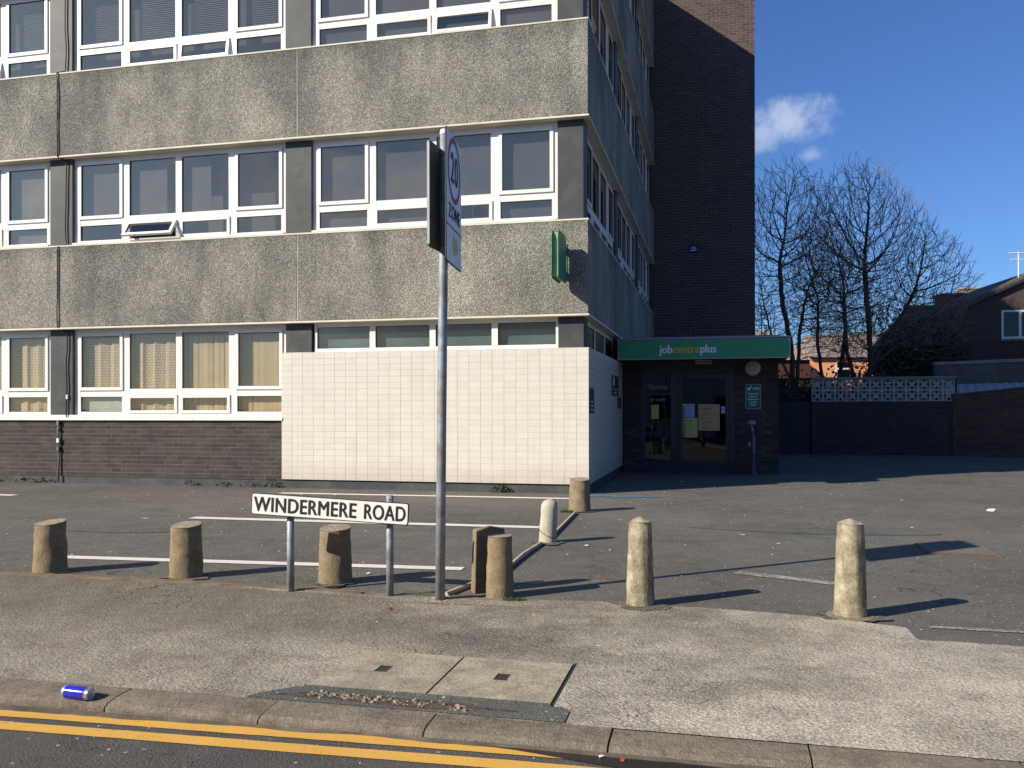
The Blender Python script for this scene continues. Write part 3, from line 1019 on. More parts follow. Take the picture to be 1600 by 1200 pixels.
def get_pane(w, h, mat):
    k = (round(w, 3), round(h, 3), mat)
    if k not in PANE_ME:
        mb = MB().box(0, w, 0, .006, 0, h); me = mb.mesh('pane'); me.materials.append(MAT[mat]); PANE_ME[k] = me
    return PANE_ME[k]


def get_gask(w, h):
    k = (round(w, 3), round(h, 3))
    if k not in GASK_ME: GASK_ME[k] = gasket_mesh(w, h)
    return GASK_ME[k]


def make_window(loc, rotz, glass='glass', opens={}, inside=None):
    """window > frame members (the window mesh), sash, pane, blind. opens: {(col,'low'): degrees}"""
    win = link('window', FRAME_ME, MAT['upvc'], office, loc, (0, 0, rotz))
    for c in range(4):
        a, b = VM[c][1], VM[c + 1][0]
        for lvl, (za, zb) in (('low', Z_LOW), ('up', Z_UP)):
            sash = (lvl == 'up' and c in (0, 3)) or (lvl == 'low' and c in (1, 2))
            if sash:
                t = .062 if lvl == 'up' else .055
                e = .028
                w_, h_ = b - a + 2 * e, zb - za + 2 * e
                ang = opens.get((c, lvl), 0)
                so = link('sash', get_sash(w_, h_, t), MAT['upvc'], win)
                M = Matrix.Translation((a - e, -.022, zb + e)) @ Matrix.Rotation(R(-ang), 4, 'X') @ Matrix.Translation((0, 0, -h_))
                so.matrix_local = M
                po = link('pane', get_pane(w_ - 2 * t, h_ - 2 * t, glass), None, win)
                po.matrix_local = M @ Matrix.Translation((t, .026, t))
                if lvl == 'up':
                    go = link('gasket', get_gask(w_ - 2 * t, h_ - 2 * t), MAT['seal'], win); go.matrix_local = M @ Matrix.Translation((t, .014, t))
                if ang > 12:
                    # stay arms
                    mb = MB()
                    for xx in (a + .02, b - .02):
                        tip = M @ Vector((0, .02, h_ * .45)); tip.x = xx
                        mb.tube([(xx, .02, zb - .20), tip], .005, 5)
                    mb.build('stay', MAT['alu'], win)
            else:
                po = link('pane', get_pane(b - a, zb - za, glass), None, win, (a, .03, za))
                go = link('gasket', get_gask(b - a, zb - za), MAT['seal'], win, (a, .018, za))
    if inside: inside(win)
    return win


def blinds_flat(mat, cols=(0, 1, 2, 3), drop={}, y=.16):
    def f(win):
        for c in cols:
            a, b = VM[c][1] - .04, VM[c + 1][0] + .04
            z0 = drop.get(c, .05)
            MB().box(a, b, y, y + .004, z0, 1.62).build('blind', MAT[mat], win)
    return f


def mixed_inside(spec):
    """spec: {column: (material, lowest point above the sill, width share)}"""
    def f(win):
        for c, (mat, z0, sh) in spec.items():
            a, b = VM[c][1] - .04, VM[c + 1][0] + .04
            MB().box(a, a + (b - a) * sh, .12, .124, z0, 1.62).build('blind', MAT[mat], win)
        MB().box(.02, 4.48, .60, .61, .05, 1.62).build('blind', MAT['blind_grey'], win)
    return f


def venetian(mat, cols=(0, 1, 2, 3), z0=.55):
    def f(win):
        mb = MB()
        for c in cols:
            a, b = VM[c][1] - .02 + .12, VM[c + 1][0] - .03
            z = z0
            while z < 1.6:
                mb.quad((a, .14, z), (b, .14, z), (b, .165, z + .034), (a, .165, z + .034))
                z += .042
        mb.build('venetian_blind', MAT[mat], win, kind='stuff')
        MB().box(.0, 4.5, .26, .265, .05, 1.62).build('blind', MAT['blind_grey'], win)
    return f


def vertical_slats(win, a, b, z0, z1, y=.13, mat='blind_beige', seed=0):
    rnd = random.Random(seed)
    mb = MB(); x = a
    while x < b:
        w_ = rnd.uniform(.085, .105); tw = rnd.uniform(.0, .022)
        mb.quad((x, y, z0), (x + w_, y + tw, z0), (x + w_, y + tw, z1), (x, y, z1))
        x += w_ + rnd.uniform(.0, .028)
    mb.build('vertical_blind', MAT[mat], win, kind='stuff')
    MB().box(a - .05, b + .05, y + .10, y + .104, z0, z1).build('blind', MAT['blind_shade'], win)  # dark sheet paints the shade seen in the gaps between slats


def curtain(win, a, b, z0, z1, y=.12):
    mb = MB(); n = int((b - a) / .05); prev = None
    for i in range(n + 1):
        x = a + (b - a) * i / n
        yy = y + .018 * math.sin(x * 21) + .008 * math.sin(x * 47)
        if prev is not None:
            mb.quad((prev[0], prev[1], z0), (x, yy, z0), (x, yy, z1), (prev[0], prev[1], z1))
        prev = (x, yy)
    return mb.build('curtain', MAT['curtain'], win, smooth=True)


WIN_Y = .185


def front_loc(k, lip): return (-(5.05 + BAY * k), WIN_Y, lip - SILL_D)


def gf_inside(k):
    def f(win):
        if k == 1:
            curtain(win, .10, 1.1, .5, 1.50)
            curtain(win, 1.18, 2.32, .05, 1.56)
            MB().box(.10, 1.1, .10, .104, .04, .40).build('frosted_panel', m_simple('frosted_film', (.42, .46, .44), .8, .3, .15, 5), win)
            vertical_slats(win, 2.30, 4.45, .04, 1.52, seed=4)
        else:
            curtain(win, .08, 4.45, .04, 1.56)
    return f


for k in range(NB):
    if k > 0: make_window(front_loc(k, LIPS[0]), 0, 'glass_gf', {}, gf_inside(k))
for k in range(NB):
    op = {(1, 'low'): 34} if k == 1 else {}
    ins = {0: mixed_inside({0: ('blind_grey', .05, 1), 1: ('blind_grey', .05, 1), 2: ('blind_grey', .4, 1), 3: ('blind_grey', .05, 1)}), 1: mixed_inside({0: ('blind_pink', .45, 1), 1: ('blind_pink', .52, .72), 2: ('blind_pink', .35, .55)})}.get(k, mixed_inside({3: ('blind_beige_dim', .05, 1), 2: ('blind_pink', .05, 1), 1: ('blind_pink', .3, 1)}))
    make_window(front_loc(k, LIPS[1]), 0, 'glass', op, ins)
for k in range(NB):
    op = {0: {(2, 'low'): 9}, 1: {(2, 'low'): 8}, 2: {(2, 'low'): 12}}.get(k, {})
    ins = {0: blinds_flat('blind_grey', (0, 1, 2, 3), y=.08), 1: venetian('blind_slat')}.get(k, venetian('blind_slat', z0=.5))
    make_window(front_loc(k, LIPS[2]), 0, 'glass', op, ins)
    make_window(front_loc(k, LIPS[3]), 0, 'glass', {}, blinds_flat('blind_grey', (0, 1), y=.4))
# side windows
for k in range(3):
    for li in (1, 2, 3):
        make_window((-WIN_Y, .56 + 5.075 * k, LIPS[li] - SILL_D), PI / 2, 'glass', {(1, 'low'): 6} if (k == 1 and li == 1) else {}, blinds_flat('blind_grey', (0, 2), y=.4) if k % 2 == 0 else None)
# outer sills under each upper window
for li in (1, 2, 3):
    for k in range(NB):
        x0 = -(5.05 + BAY * k)
        MB().box(x0 + .01, x0 + WW - .01, .10, WIN_Y - .001, LIPS[li] - SILL_D - .001, LIPS[li] - SILL_D + .028).build('sill', MAT['upvc_sill'], office, bevel=.003)
# the strip window above the tiled wall
def strip_window(loc, rotz, w, h, cols, name='strip_window'):
    mb = MB(); t = .055
    mb.box(0, w, 0, .06, 0, .075); mb.box(0, w, 0, .06, h - .07, h)
    step = w / cols
    for i in range(cols + 1):
        xc = i * step
        a, b = max(0, xc - t), min(w, xc + t)
        mb.box(a, b, .002, .062, .075, h - .07)
    win = mb.build('window', MAT['upvc_sill'], office, loc, (0, 0, rotz))
    for i in range(cols):
        a = i * step + t; b = (i + 1) * step - t
        link('pane', get_pane(b - a, h - .145, 'glass_frost'), None, win, (a, .028, .075))
        link('gasket', get_gask(b - a, h - .145), MAT['seal'], win, (a, .016, .075))
    return win


TZ0, TZ1 = .151, 2.424
strip_window((-5.02, .17, 2.43), 0, 4.49, LIPS[0] - 2.431, 4)
strip_window((-.17, .58, 2.43), PI / 2, 4.3, LIPS[0] - 2.431, 3)
MB().box(-5.0, -.58, .30, .305, 2.35, 2.95).build('blind', m_simple('teal_film', (.20, .25, .245), .7, .3, .35, 1.6, 0), office)

# tiled wall: backing, tiles in stack bond (300 nearest as parts, rest joined)
MB().box(-5.58, -.012, .0028, .16, TZ0, TZ1 - .004).build('tile_backing', MAT['grout'], office)
MB().box(-.17, -.012, .161, 5.25, TZ0, TZ1 - .004).build('tile_backing', MAT['grout'], office)
ncol, nrow = 27, 21
tw, thh = 5.58 / ncol, (TZ1 - TZ0) / nrow
tile_me = MB().box(.0022, tw - .0022, 0, .014, .0013, thh - .0013).mesh('tile')
tile_me.materials.append(MAT['tile'])
cells = [(c, r) for c in range(ncol) for r in range(nrow)]
cells.sort(key=lambda cr: cr[0])
rest = MB()
for n, (c, r) in enumerate(cells):
    x = -tw * (c + 1); z = TZ0 + r * thh
    dy = random.uniform(-.0012, .0008)
    if n < 300:
        link('tile', tile_me, None, office, (x, dy, z), (random.uniform(-.004, .004), 0, random.uniform(-.003, .003)))
    else:
        rest.box(x + .0022, x + tw - .0022, dy, dy + .014, z + .002, z + thh - .002)
for c in range(25):
    for r in range(nrow):
        y = .018 + c * .2092; z = TZ0 + r * thh
        rest.box(-.013, random.uniform(-.0012, .0008), y + .0022, y + .2092 - .0022, z + .002, z + thh - .002)
rest.build('tile', MAT['tile'], office, kind='stuff')
MB().box(-5.60, .002, -.002, .16, TZ1 - .003, TZ1 + .008).build('tile_trim', MAT['lip'], office)
MB().box(-.17, .002, .161, 5.25, TZ1 - .003, TZ1 + .008).build('tile_trim', MAT['lip'], office)
MB().box(-5.56, -.03, .035, .3, -.02, TZ0 - .003).build('plinth', MAT['plinth'], office)
MB().box(-.3, -.03, .301, 5.25, -.02, TZ0 - .003).build('plinth', MAT['plinth'], office)
MB().box(-20.35, -5.562, .05, .3, -.02, .138).build('plinth', MAT['plinth'], office)

# brick apron under the ground-floor windows
MB().box(-20.35, -5.582, .035, .30, .139, 1.20).build('mortar_bed', MAT['dark_mortar'], office)
BW, BH = .222, .0812
brick_me = MB().box(.0038, BW - .0038, 0, .03, .0034, BH - .0034).mesh('brick'); brick_me.materials.append(MAT['brick'])
n = 0; rest = MB()
NR = 13
rows = []
for r in range(NR):
    x = -5.60 + (0 if r % 2 else BW / 2)
    while x > -20.2:
        rows.append((x - BW, r)); x -= BW
rows.sort(key=lambda q: -q[0])
for (x, r) in rows:
    z = .142 + r * BH
    xr = min(x + BW, -5.585)
    dy = .0325 + random.uniform(-.0015, .001)
    if n < 205 and x + BW <= -5.58:
        link('brick', brick_me, None, office, (x, dy, z), (0, 0, random.uniform(-.006, .006))); n += 1
    elif n < 205:
        rest.box(x + .004, xr - .003, dy, dy + .02, z + .0035, z + BH - .0035)
    else:
        rest.box(x + .004, xr - .004, dy, dy + .02, z + .0035, z + BH - .0035)
N_BRICK_LEFT = 300 - n
BRICK_REST = rest
for (a, b) in ((-7.37, -5.56), (-9.05, -7.374), (-12.2, -9.054), (-20.35, -12.204)):
    MB().box(a, b, -.016, .30, 1.207, 1.262).build('sill', MAT['upvc_sill'], office, bevel=.004)
MB().box(-20.35, -5.57, .12, .3, 1.263, 1.31).build('sill', MAT['upvc_sill'], office, bevel=.003)

# cable down the second joint
pts = []
zz = 14.2
while zz > 1.22:
    inpanel = any(LIPS[i] - .02 < zz < TOPS[i] + .02 for i in range(4))
    xo = mnoise.noise(Vector((zz * 1.7, 2.2, 0))) * (.025 if inpanel else .045)
    yy = -.022 if inpanel else .095
    pts.append((-10.30 + xo + (0 if inpanel else .10), yy, zz)); zz -= .07
MB().tube(pts, .0125, 5).build('cable', MAT['cable'], office, smooth=True)
MB().tube([(-10.30, .0, 1.20), (-10.30, -.005, .9), (-10.29, .0, .45), (-10.30, -.01, .02)], .016, 6).build('conduit', MAT['conduit'], office, smooth=True)
for z in (1.12, 1.02, .62):
    MB().box(-10.325, -10.275, -.028, .02, z, z + (.08 if z != 1.02 else .03)).build('conduit_joint', MAT['conduit'], office)
MB().box(-10.32, -10.27, -.032, .02, .78, .86).build('conduit_label', MAT['white_plastic'], office)
MB().box(-10.21, -10.17, .085, .12, 1.62, 1.70).build('cable_clip', MAT['white_plastic'], office)

# ---- stair tower
TY, TXR = 15.3, 3.26
mb = MB().box(-.02, TXR, TY + .02, TY + 8, 0, 27)  # out-of-view height and depth enlarged to shade the gable house
mb.build('tower_core', MAT['tower_mortar'], office)
MB().box(-.34, -.021, TY - .06, TY + .2, .2, 15.3).build('pillar', MAT['pillar'], office)
MB().box(-20.3, -.3, TY + .01, TY + 9, 0, 15.4).build('added_shadow_block', MAT['render_grey'], office)  # added block hidden behind the tower, casts shadow on the gable house
tb = MB(); bh, bw = .094, .272
for r in range(int(27 / bh)):
    z = r * bh
    x = -.02 if r % 2 == 0 else -.02 - bw / 2
    while x < TXR + .01:
        a = max(x + .0065, -.018); b = min(x + bw - .0065, TXR + .009)
        if b - a > .03:
            dy = random.uniform(-.002, .002)
            tb.box(a, b, TY + .016 + dy * .5, TY + .022, z + .006, z + bh - .006)
        x += bw
    for j in range(14):
        y0 = TY + .024 + j * bw - (bw / 2 if r % 2 else 0)
        tb.box(TXR, TXR + .010, max(y0 + .006, TY + .022), y0 + bw - .006, z + .006, z + bh - .006)
tb.build('brick', MAT['brick_tower'], office, kind='stuff')

# ---- entrance lobby
EY = 5.25
MB().box(0.02, .43, EY + .024, EY + .25, 0, 2.9).build('pier', MAT['shade_mortar'], office)
MB().box(2.44, 3.35, EY + .024, EY + .25, 0, 2.9).build('pier', MAT['shade_mortar'], office)
MB().box(3.15, 3.35, EY + .25, TY, 0, 2.9).build('lobby_wall', MAT['brick'], office)
MB().box(.43, 2.44, EY + .05, EY + .25, 2.33, 2.9).build('lintel', MAT['frame_dark'], office)
MB().box(.0, 3.38, EY - .02, TY - .01, 2.9, 3.0).build('lobby_roof', MAT['alu'], office)
MB().box(.0, 3.15, EY + 4.0, EY + 4.1, 0, 2.9).build('lobby_back_wall', MAT['interior'], office)
MB().box(.02, 3.15, EY + .03, EY + 4.0, .0, .012).build('lobby_floor', MAT['interior'], office)
MB().box(.43, .50, EY + .02, EY + .10, 0, 2.33).box(1.06, 1.22, EY + .02, EY + .10, 0, 2.33).box(2.33, 2.44, EY + .02, EY + .10, 0, 2.33).box(.50, 1.06, EY + .022, EY + .098, 2.2, 2.328).box(1.22, 2.33, EY + .022, EY + .098, 2.2, 2.328).box(.5, 1.06, EY + .022, EY + .098, .01, .26).box(.5, 1.06, EY + .03, EY + .09, 1.72, 1.77).build('door_frame', MAT['frame_dark'], office, bevel=.003)
dr = MB().box(1.225, 1.31, EY + .01, EY + .06, .02, 2.195).box(2.245, 2.325, EY + .01, EY + .06, .02, 2.195).box(1.31, 2.245, EY + .012, EY + .058, 2.08, 2.195).box(1.31, 2.245, EY + .012, EY + .058, .02, .27).build('door', MAT['frame_dark'], office, bevel=.003)
link('pane', get_pane(.935, 1.81, 'glass_door'), None, dr, (1.31, EY + .03, .27))
MB().tube([(1.36, EY - .03, .8), (1.36, EY - .03, 1.45)], .014, 8).tube([(1.36, EY - .03, .85), (1.36, EY + .03, .85)], .008, 6).tube([(1.36, EY - .03, 1.4), (1.36, EY + .03, 1.4)], .008, 6).build('handle', MAT['alu'], dr, smooth=True)
sl = MB().box(.50, 1.06, EY + .04, EY + .046, .26, 1.72).box(.50, 1.06, EY + .04, EY + .046, 1.77, 2.2).build('side_pane', MAT['glass_door'], office)
# brick faces of the two piers
pb = MB().box(.005, .262, 0, .03, .004, .082).mesh('brick'); pb.materials.append(MAT['brick_tower'])
pn = 0
for (xa, xb) in ((2.44, 3.35), (.02, .43)):
    for r in range(33):
        z = r * .086
        x = xa if r % 2 == 0 else xa - .1335
        while x < xb - .02:
            a, b = max(x, xa), min(x + .267, xb)
            if b - a > .05:
                if b - a > .26 and pn < N_BRICK_LEFT:
                    link('brick', pb, None, office, (x, EY + random.uniform(-.002, .002), z)); pn += 1
                else:
                    BRICK_REST.box(a + .005, b - .005, EY, EY + .023, z + .004, z + .082)
            x += .267
BRICK_REST.build('brick', MAT['brick'], office, kind='stuff')

# canopy box: part of the building, the sign face is hung on it
MB().box(.0, 3.50, 4.29, EY + .3, 2.46, 2.855).build('canopy', MAT['frame_dark'], office)
MB().box(-.02, 3.54, 4.20, EY + .35, 2.865, 2.90).build('canopy_roof', MAT['alu'], office, bevel=.004)


def round_rect(w, h, r, n=5):
    pts = []
    for cx, cy, a0 in ((w - r, r, -PI / 2), (w - r, h - r, 0), (r, h - r, PI / 2), (r, r, PI)):
        for i in range(n + 1):
            a = a0 + PI / 2 * i / n
            pts.append((cx + r * math.cos(a), cy + r * math.sin(a)))
    return pts


# ------------------------------------------------------------------ signs on the building
def place(x, y, z): return W(x, y, z)


def flat_text(me, mat, parent, x, y, z, tilt=0.0):
    """text standing upright, facing -y of its parent"""
    o = link('lettering', me, MAT[mat], parent, (x, y, z), (PI / 2, 0, 0))
    o.rotation_euler = Euler((PI / 2, tilt, 0))
    return o


js = thing('fascia_sign', 'long green sign reading jobcentreplus over the entrance', 'sign', place(0.0, 4.29, 2.45), -TH)
MB().prism([(p[0], p[1]) for p in [(0, 0), (3.52, 0), (3.52, .41), (0, .41)]], -.05, -.001).build('backing', MAT['trim'], js, bevel=.006)
MB().prism([(p[0] + .018, p[1] + .018) for p in round_rect(3.484, .374, .055)], -.056, -.0505).build('panel', MAT['green'], js)
cap_h = .25
t1 = text_mesh('job', cap_h, .002, .006, .62, 1.0, 'LEFT'); t2 = text_mesh('centre', cap_h, .002, .006, .62, 1.0, 'LEFT'); t3 = text_mesh('plus', cap_h, .002, .006, .62, 1.0, 'LEFT')
def wid(me): xs = [v.co.x for v in me.vertices]; return min(xs), max(xs)
tot = sum(wid(t)[1] - wid(t)[0] for t in (t1, t2, t3)) + .02
k = 1.18 / tot
x = .88
for t, m in ((t1, 'text_white'), (t2, 'text_yellow'), (t3, 'text_white')):
    t.transform(Matrix.Diagonal((k, 1, 1, 1)))
    a, b = wid(t)
    flat_text(t, m, js, x - a, -.0585, .205); x += b - a + .01

aed = thing('defibrillator_sign', 'small green AED sign with white heart on the dark brick pier', 'sign', place(2.66, EY - .004, 1.40), -TH)
MB().prism(round_rect(.325, .545, .02), -.012, .0).build('border', MAT['trim'], aed)
MB().prism([(p[0] + .010, p[1] + .010) for p in round_rect(.305, .525, .016)], -.0155, -.0125).build('panel', MAT['aed'], aed)
hb = MB()
hp = []
for i in range(24):
    a = 2 * PI * i / 24
    hp.append((.078 + .0031 * 16 * math.sin(a) ** 3 * .85, .443 + .0030 * (13 * math.cos(a) - 5 * math.cos(2 * a) - 2 * math.cos(3 * a) - math.cos(4 * a))))
hp = hp[::-1]
hb.prism(hp, -.018, -.016)
hb.box(.118, .132, -.018, -.016, .472, .512); hb.box(.105, .145, -.0182, -.0162, .486, .498)
hb.build('heart_symbol', MAT['text_white'], aed)
MB().prism([(.073, .462), (.064, .440), (.076, .443), (.070, .420), (.092, .449), (.080, .447), (.088, .462)], -.0195, -.0185).build('bolt_symbol', MAT['aed'], aed)
flat_text(text_mesh('AED', .082, .001, .0022, .95), 'text_white', aed, .228, -.0175, .445)
for i, w_ in enumerate(('Automated', 'External', 'Defibrillator', 'Located', 'Inside')):
    flat_text(text_mesh(w_, .058, .001, .0012, .86), 'text_white', aed, .163, -.0175, .34 - i * .062)

lamp = thing('bulkhead_lamp', 'round cream bulkhead lamp on the brick pier above the AED sign', 'lamp', place(2.81, EY - .004, 2.29), -TH)
MB().lathe([(0, 0), (.178, 0), (.178, .03), (.17, .035)], 40).build('base', MAT['frame_dark'], lamp, rot=(PI / 2, 0, 0), auto=R(40))
MB().lathe([(.168, .030), (.166, .055), (.14, .078), (.09, .092), (0, .097)], 40).build('diffuser', MAT['lamp'], lamp, rot=(PI / 2, 0, 0), auto=R(60))

tiny = thing('door_header_plate', 'small beige plate with faint print under the green fascia', 'sign', place(1.62, 4.6, 2.36), -TH)
MB().box(0, .33, -.02, 0, .0, .085).build('plate', m_simple('beige_plate', (.42, .36, .24), .7, .3, .1), tiny)
MB().box(.03, .13, -.022, -.0205, .03, .05).box(.15, .3, -.022, -.0205, .03, .05).build('print', MAT['seal'], tiny)
MB().box(.12, .2, -.012, -.004, .085, .10).build('bracket', MAT['frame_dark'], tiny)

ash = thing('cigarette_bin', 'slim blue-grey metal bin post in front of the brick pier', 'bin', place(2.82, 5.03, 0), -TH)
MB().lathe([(0, 0), (.09, 0), (.09, .02), (.045, .03), (.042, .45), (.05, .46), (.05, .5), (.042, .51), (.042, .86), (0, .86)], 16).build('post', m_simple('blue_grey_metal', (.10, .12, .17), .5, .4, .15, metal=.2), ash, auto=R(40))
MB().lathe([(0, 1.06), (.03, 1.06), (.085, 1.075), (.09, 1.12), (.06, 1.16), (0, 1.17)], 16, cx=-.04).build('head', MAT['galv'], ash, auto=R(40))
MB().tube([(0, 0, .84), (-.02, 0, .95), (-.04, 0, 1.07)], .022, 8).build('neck', MAT['galv'], ash, smooth=True)
MB().box(-.11, -.05, -.05, .03, .60, .70).build('stub_tray', MAT['galv'], ash, bevel=.004)

# blade sign
bl = thing('blade_sign', 'green projecting blade sign casting a long shadow near the building corner', 'sign', place(-.41, 0, 3.86), -TH)
def chamfer(y0, y1, z0, z1, c):
    return [(y0, z0 + c * .4), (y0 + c * .4, z0), (y1 - c, z0), (y1, z0 + c), (y1, z1 - c), (y1 - c, z1), (y0 + c * 1.3, z1), (y0, z1 - c * .8)]
poly = [(-.86, -.28), (-.82, -.36), (-.76, -.385), (-.16, -.385), (-.12, -.34), (-.12, .30), (-.20, .385), (-.78, .385), (-.84, .34), (-.86, .27)]
MB().prism(poly, .045, .058, 'x').build('side_panel', MAT['green_dark'], bl)
MB().prism(poly, -.058, -.045, 'x').build('side_panel', MAT['green_dark'], bl)
inner = [(-.80, -.34), (-.16, -.34), (-.16, .34), (-.80, .34)]
MB().prism(inner, -.044, .044, 'x').build('core', MAT['green_pale'], bl)
MB().box(-.03, .03, -.12, -.001, .16, .26).box(-.03, .03, -.12, -.001, -.26, -.16).build('bracket', MAT['green_dark'], bl)
MB().box(-.05, .05, -.012, -.0005, -.3, .3).build('wall_plate', MAT['green_dark'], bl)
MB().box(.0582, .0592, -.62, -.30, -.04, .10).build('faded_lettering', MAT['green_dark'], bl)

# alarm box high on the tower
al = thing('alarm_box', 'tiny blue triangular alarm box high on the dark brick tower', 'alarm', place(1.29, TY - .004, 6.62), -TH)
MB().prism([(-.17, 0), (.17, 0), (.04, .27), (-.04, .27)], -.07, 0).build('housing', MAT['blue_sign'], al, bevel=.006)
MB().box(-.09, .09, -.073, -.0705, .05, .075).box(-.05, -.02, -.073, -.0705, .10, .17).box(.015, .055, -.073, -.0705, .10, .17).build('emblem', MAT['text_white'], al)

# posters on the shaded tiled return wall
def wall_poster(y0, y1, z0, z1, label, style):
    p = thing('wall_poster', label, 'poster', place(.004, (y0 + y1) / 2, z0), -TH)
    w_ = (y1 - y0) / 2; h_ = z1 - z0
    MB().box(0, .008, -w_, w_, 0, h_).build('board', m_simple('poster_edge_green', (.10, .16, .04), .6), p)
    MB().box(.0085, .0105, -w_ + .02, w_ - .02, .02, h_ - .02).build('sheet', m_simple('poster_dark_green', (.03, .055, .035), .6), p)
    mb = MB()
    for i in range(style): mb.box(.011, .012, -w_ * .7, w_ * .5, h_ * .12 + i * .07, h_ * .12 + i * .07 + .025)
    mb.build('print', MAT['trim'], p)
    return p


wall_poster(.04, .56, 1.33, 1.76, 'dark green poster at the street corner of the shaded tiled wall', 3)
q = wall_poster(3.15, 4.35, 1.68, 2.10, 'dark green poster on the shaded tiled wall beside the canopy', 2)
MB().box(.0105, .012, -.45, -.2, .2, .38).build('yellow_note', MAT['paper_yellow'], q)
lb = thing('letter_box', 'small black box low on the shaded tiled wall by the entrance', 'letter box', place(.002, 4.35, 1.42), -TH)
MB().box(0, .05, -.14, .14, 0, .24).build('body', MAT['frame_dark'], lb, bevel=.006)
MB().box(.0505, .054, -.10, .10, .16, .18).build('slot', MAT['seal'], lb)

# notices behind the entrance glass
def notice(x0, x1, z0, z1, mat, label, lines=4, y=EY + .024):
    p = thing('notice', label, 'notice', place(x0, y, z0), -TH)
    w_, h_ = x1 - x0, z1 - z0
    MB().box(0, w_, 0, .002, 0, h_).build('paper', MAT[mat], p)
    mb = MB(); rr = random.Random(int(x0 * 100))
    for i in range(lines):
        zz = h_ * (.82 - .7 * i / max(1, lines - 1)) if lines > 1 else h_ * .5
        mb.box(w_ * .1, w_ * rr.uniform(.5, .9), -.002, -.0005, zz, zz + .007 + .010 * (i == 0))
    mb.build('print', MAT['conduit'], p)
    return p


notice(.635, .80, 1.19, 1.50, 'paper_yellow', 'yellow notice in the narrow side window left of the door', 4)
notice(1.325, 1.58, 1.23, 1.52, 'paper_blue', 'pale blue notice at the left of the door glass', 4)
notice(1.32, 1.64, .78, 1.215, 'paper_yellow', 'large yellow notice low on the left of the door glass', 6)
notice(1.66, 2.12, .93, 1.51, 'paper_orange', 'orange-brown poster in the middle of the door glass', 5)
notice(2.15, 2.235, 1.31, 1.46, 'paper_blue', 'small blue sticker at the right edge of the door glass', 1)
ow = thing('opening_times_lettering', 'faint grey opening times lettering in the narrow side window', 'lettering', place(.78, EY + .037, 1.62), -TH)
flat_text(text_mesh('Opening', .15, .0008, 0, .8), 'alu', ow, 0, 0, .28)
flat_text(text_mesh('to work', .13, .0008, 0, .8), 'alu', ow, 0, 0, .0)
bx = thing('cardboard_box', 'brown cardboard carton on the lobby floor behind the side window', 'box', place(.80, EY + .55, .012), -TH)
MB().box(-.22, .22, 0, .4, 0, .58).build('carton', MAT['cardboard'], bx, bevel=.005)
MB().box(-.22, 0, -.004, -.001, .56, .58).quad((-.22, 0, .58), (.22, 0, .58), (.25, -.15, .66), (-.25, -.15, .66)).build('flap', MAT['cardboard'], bx)

# ------------------------------------------------------------------ street furniture
# 20 zone signs on a galvanised pole
pole = thing('sign_pole', 'tall galvanised steel sign pole standing behind the pavement', 'pole', (-.53, 6.41, 0))
MB().tube([(0, 0, -.02), (.012, 0, 1.2), (.036, 0, 3.2), (.038, 0, 3.42)], [.036, .035, .033, .033], 18).build('post', MAT['galv'], pole, smooth=True)
MB().lathe([(.035, 3.42), (.036, 3.43), (.03, 3.455), (0, 3.465)], 18, cx=.038).build('cap', MAT['white_plastic'], pole, smooth=True)
for z in (3.28, 2.98, 2.58):
    MB().lathe([(.0345, z - .02), (.039, z - .018), (.039, z + .018), (.0345, z + .02)], 18, cx=.012 + .024 * (z - 1.2) / 2).build('band_clamp', MAT['galv'], pole, smooth=True)
mb = MB()
for i in range(14):
    a = 2 * PI * i / 14 + .2; rr_ = random.uniform(.05, .12)
    mb.box(rr_ * math.cos(a) - .015, rr_ * math.cos(a) + .02, rr_ * math.sin(a) - .012, rr_ * math.sin(a) + .015, -.005, random.uniform(.006, .018))
mb.build('broken_footing', MAT['slab'], pole, kind='stuff', bevel=.004)


def plate_thing(name, label, near, far, z0, z1, face_sign, front, back_only=False):
    """upright plate from point near to point far; local x runs near->far, +y is the side away from the reading face"""
    a, b = Vector(near), Vector(far)
    d = b - a; L = d.length; ang = math.atan2(d.y, d.x)
    t = thing(name, label, 'sign', (a.x, a.y, z0), ang)
    H_ = z1 - z0
    MB().prism(round_rect(L, H_, .03), .0, .004).build('plate', MAT['sign_back'], t)
    return t, L, H_


# right-hand plate: reading face towards +X
zs, L, H_ = plate_thing('zone_sign', 'white sign with red-ringed 20 above the word ZONE on the tall pole', (-.463, 6.12), (-.392, 6.69), 2.45, 3.40, 1, True)
MB().prism([(p[0], p[1]) for p in round_rect(L, H_, .03)], -.003, -.0005).build('face', MAT['sign_black'], zs)
MB().prism([(p[0] + .008, p[1] + .008) for p in round_rect(L - .016, H_ - .016, .025)], -.006, -.0035).build('face', MAT['sign_white'], zs)
MB().box(0.0, L, -.0075, -.0062, .262, .272).build('rule', MAT['sign_black'], zs)
cx_, cz_ = L / 2, .695
rg = MB(); n = 48
for i in range(n):
    a0, a1 = 2 * PI * i / n, 2 * PI * (i + 1) / n
    ro, ri = .24, .198
    pq = [(cx_ + ro * math.cos(a0), cz_ + ro * math.sin(a0)), (cx_ + ro * math.cos(a1), cz_ + ro * math.sin(a1)), (cx_ + ri * math.cos(a1), cz_ + ri * math.sin(a1)), (cx_ + ri * math.cos(a0), cz_ + ri * math.sin(a0))]
    rg.quad(*[(p[0], -.0078, p[1]) for p in pq])
rg.build('red_ring', MAT['sign_red'], zs)
flat_text(text_mesh('20', .31, .0008, .004, .86, 1.12), 'sign_black', zs, cx_, -.0085, cz_ - .005)
flat_text(text_mesh('ZONE', .148, .0008, .0018, .98, 1.12), 'sign_black', zs, cx_, -.0085, .372)
bp = blob_poly(L / 2 + .02, .15, .11, .07, 14, 3, .6)
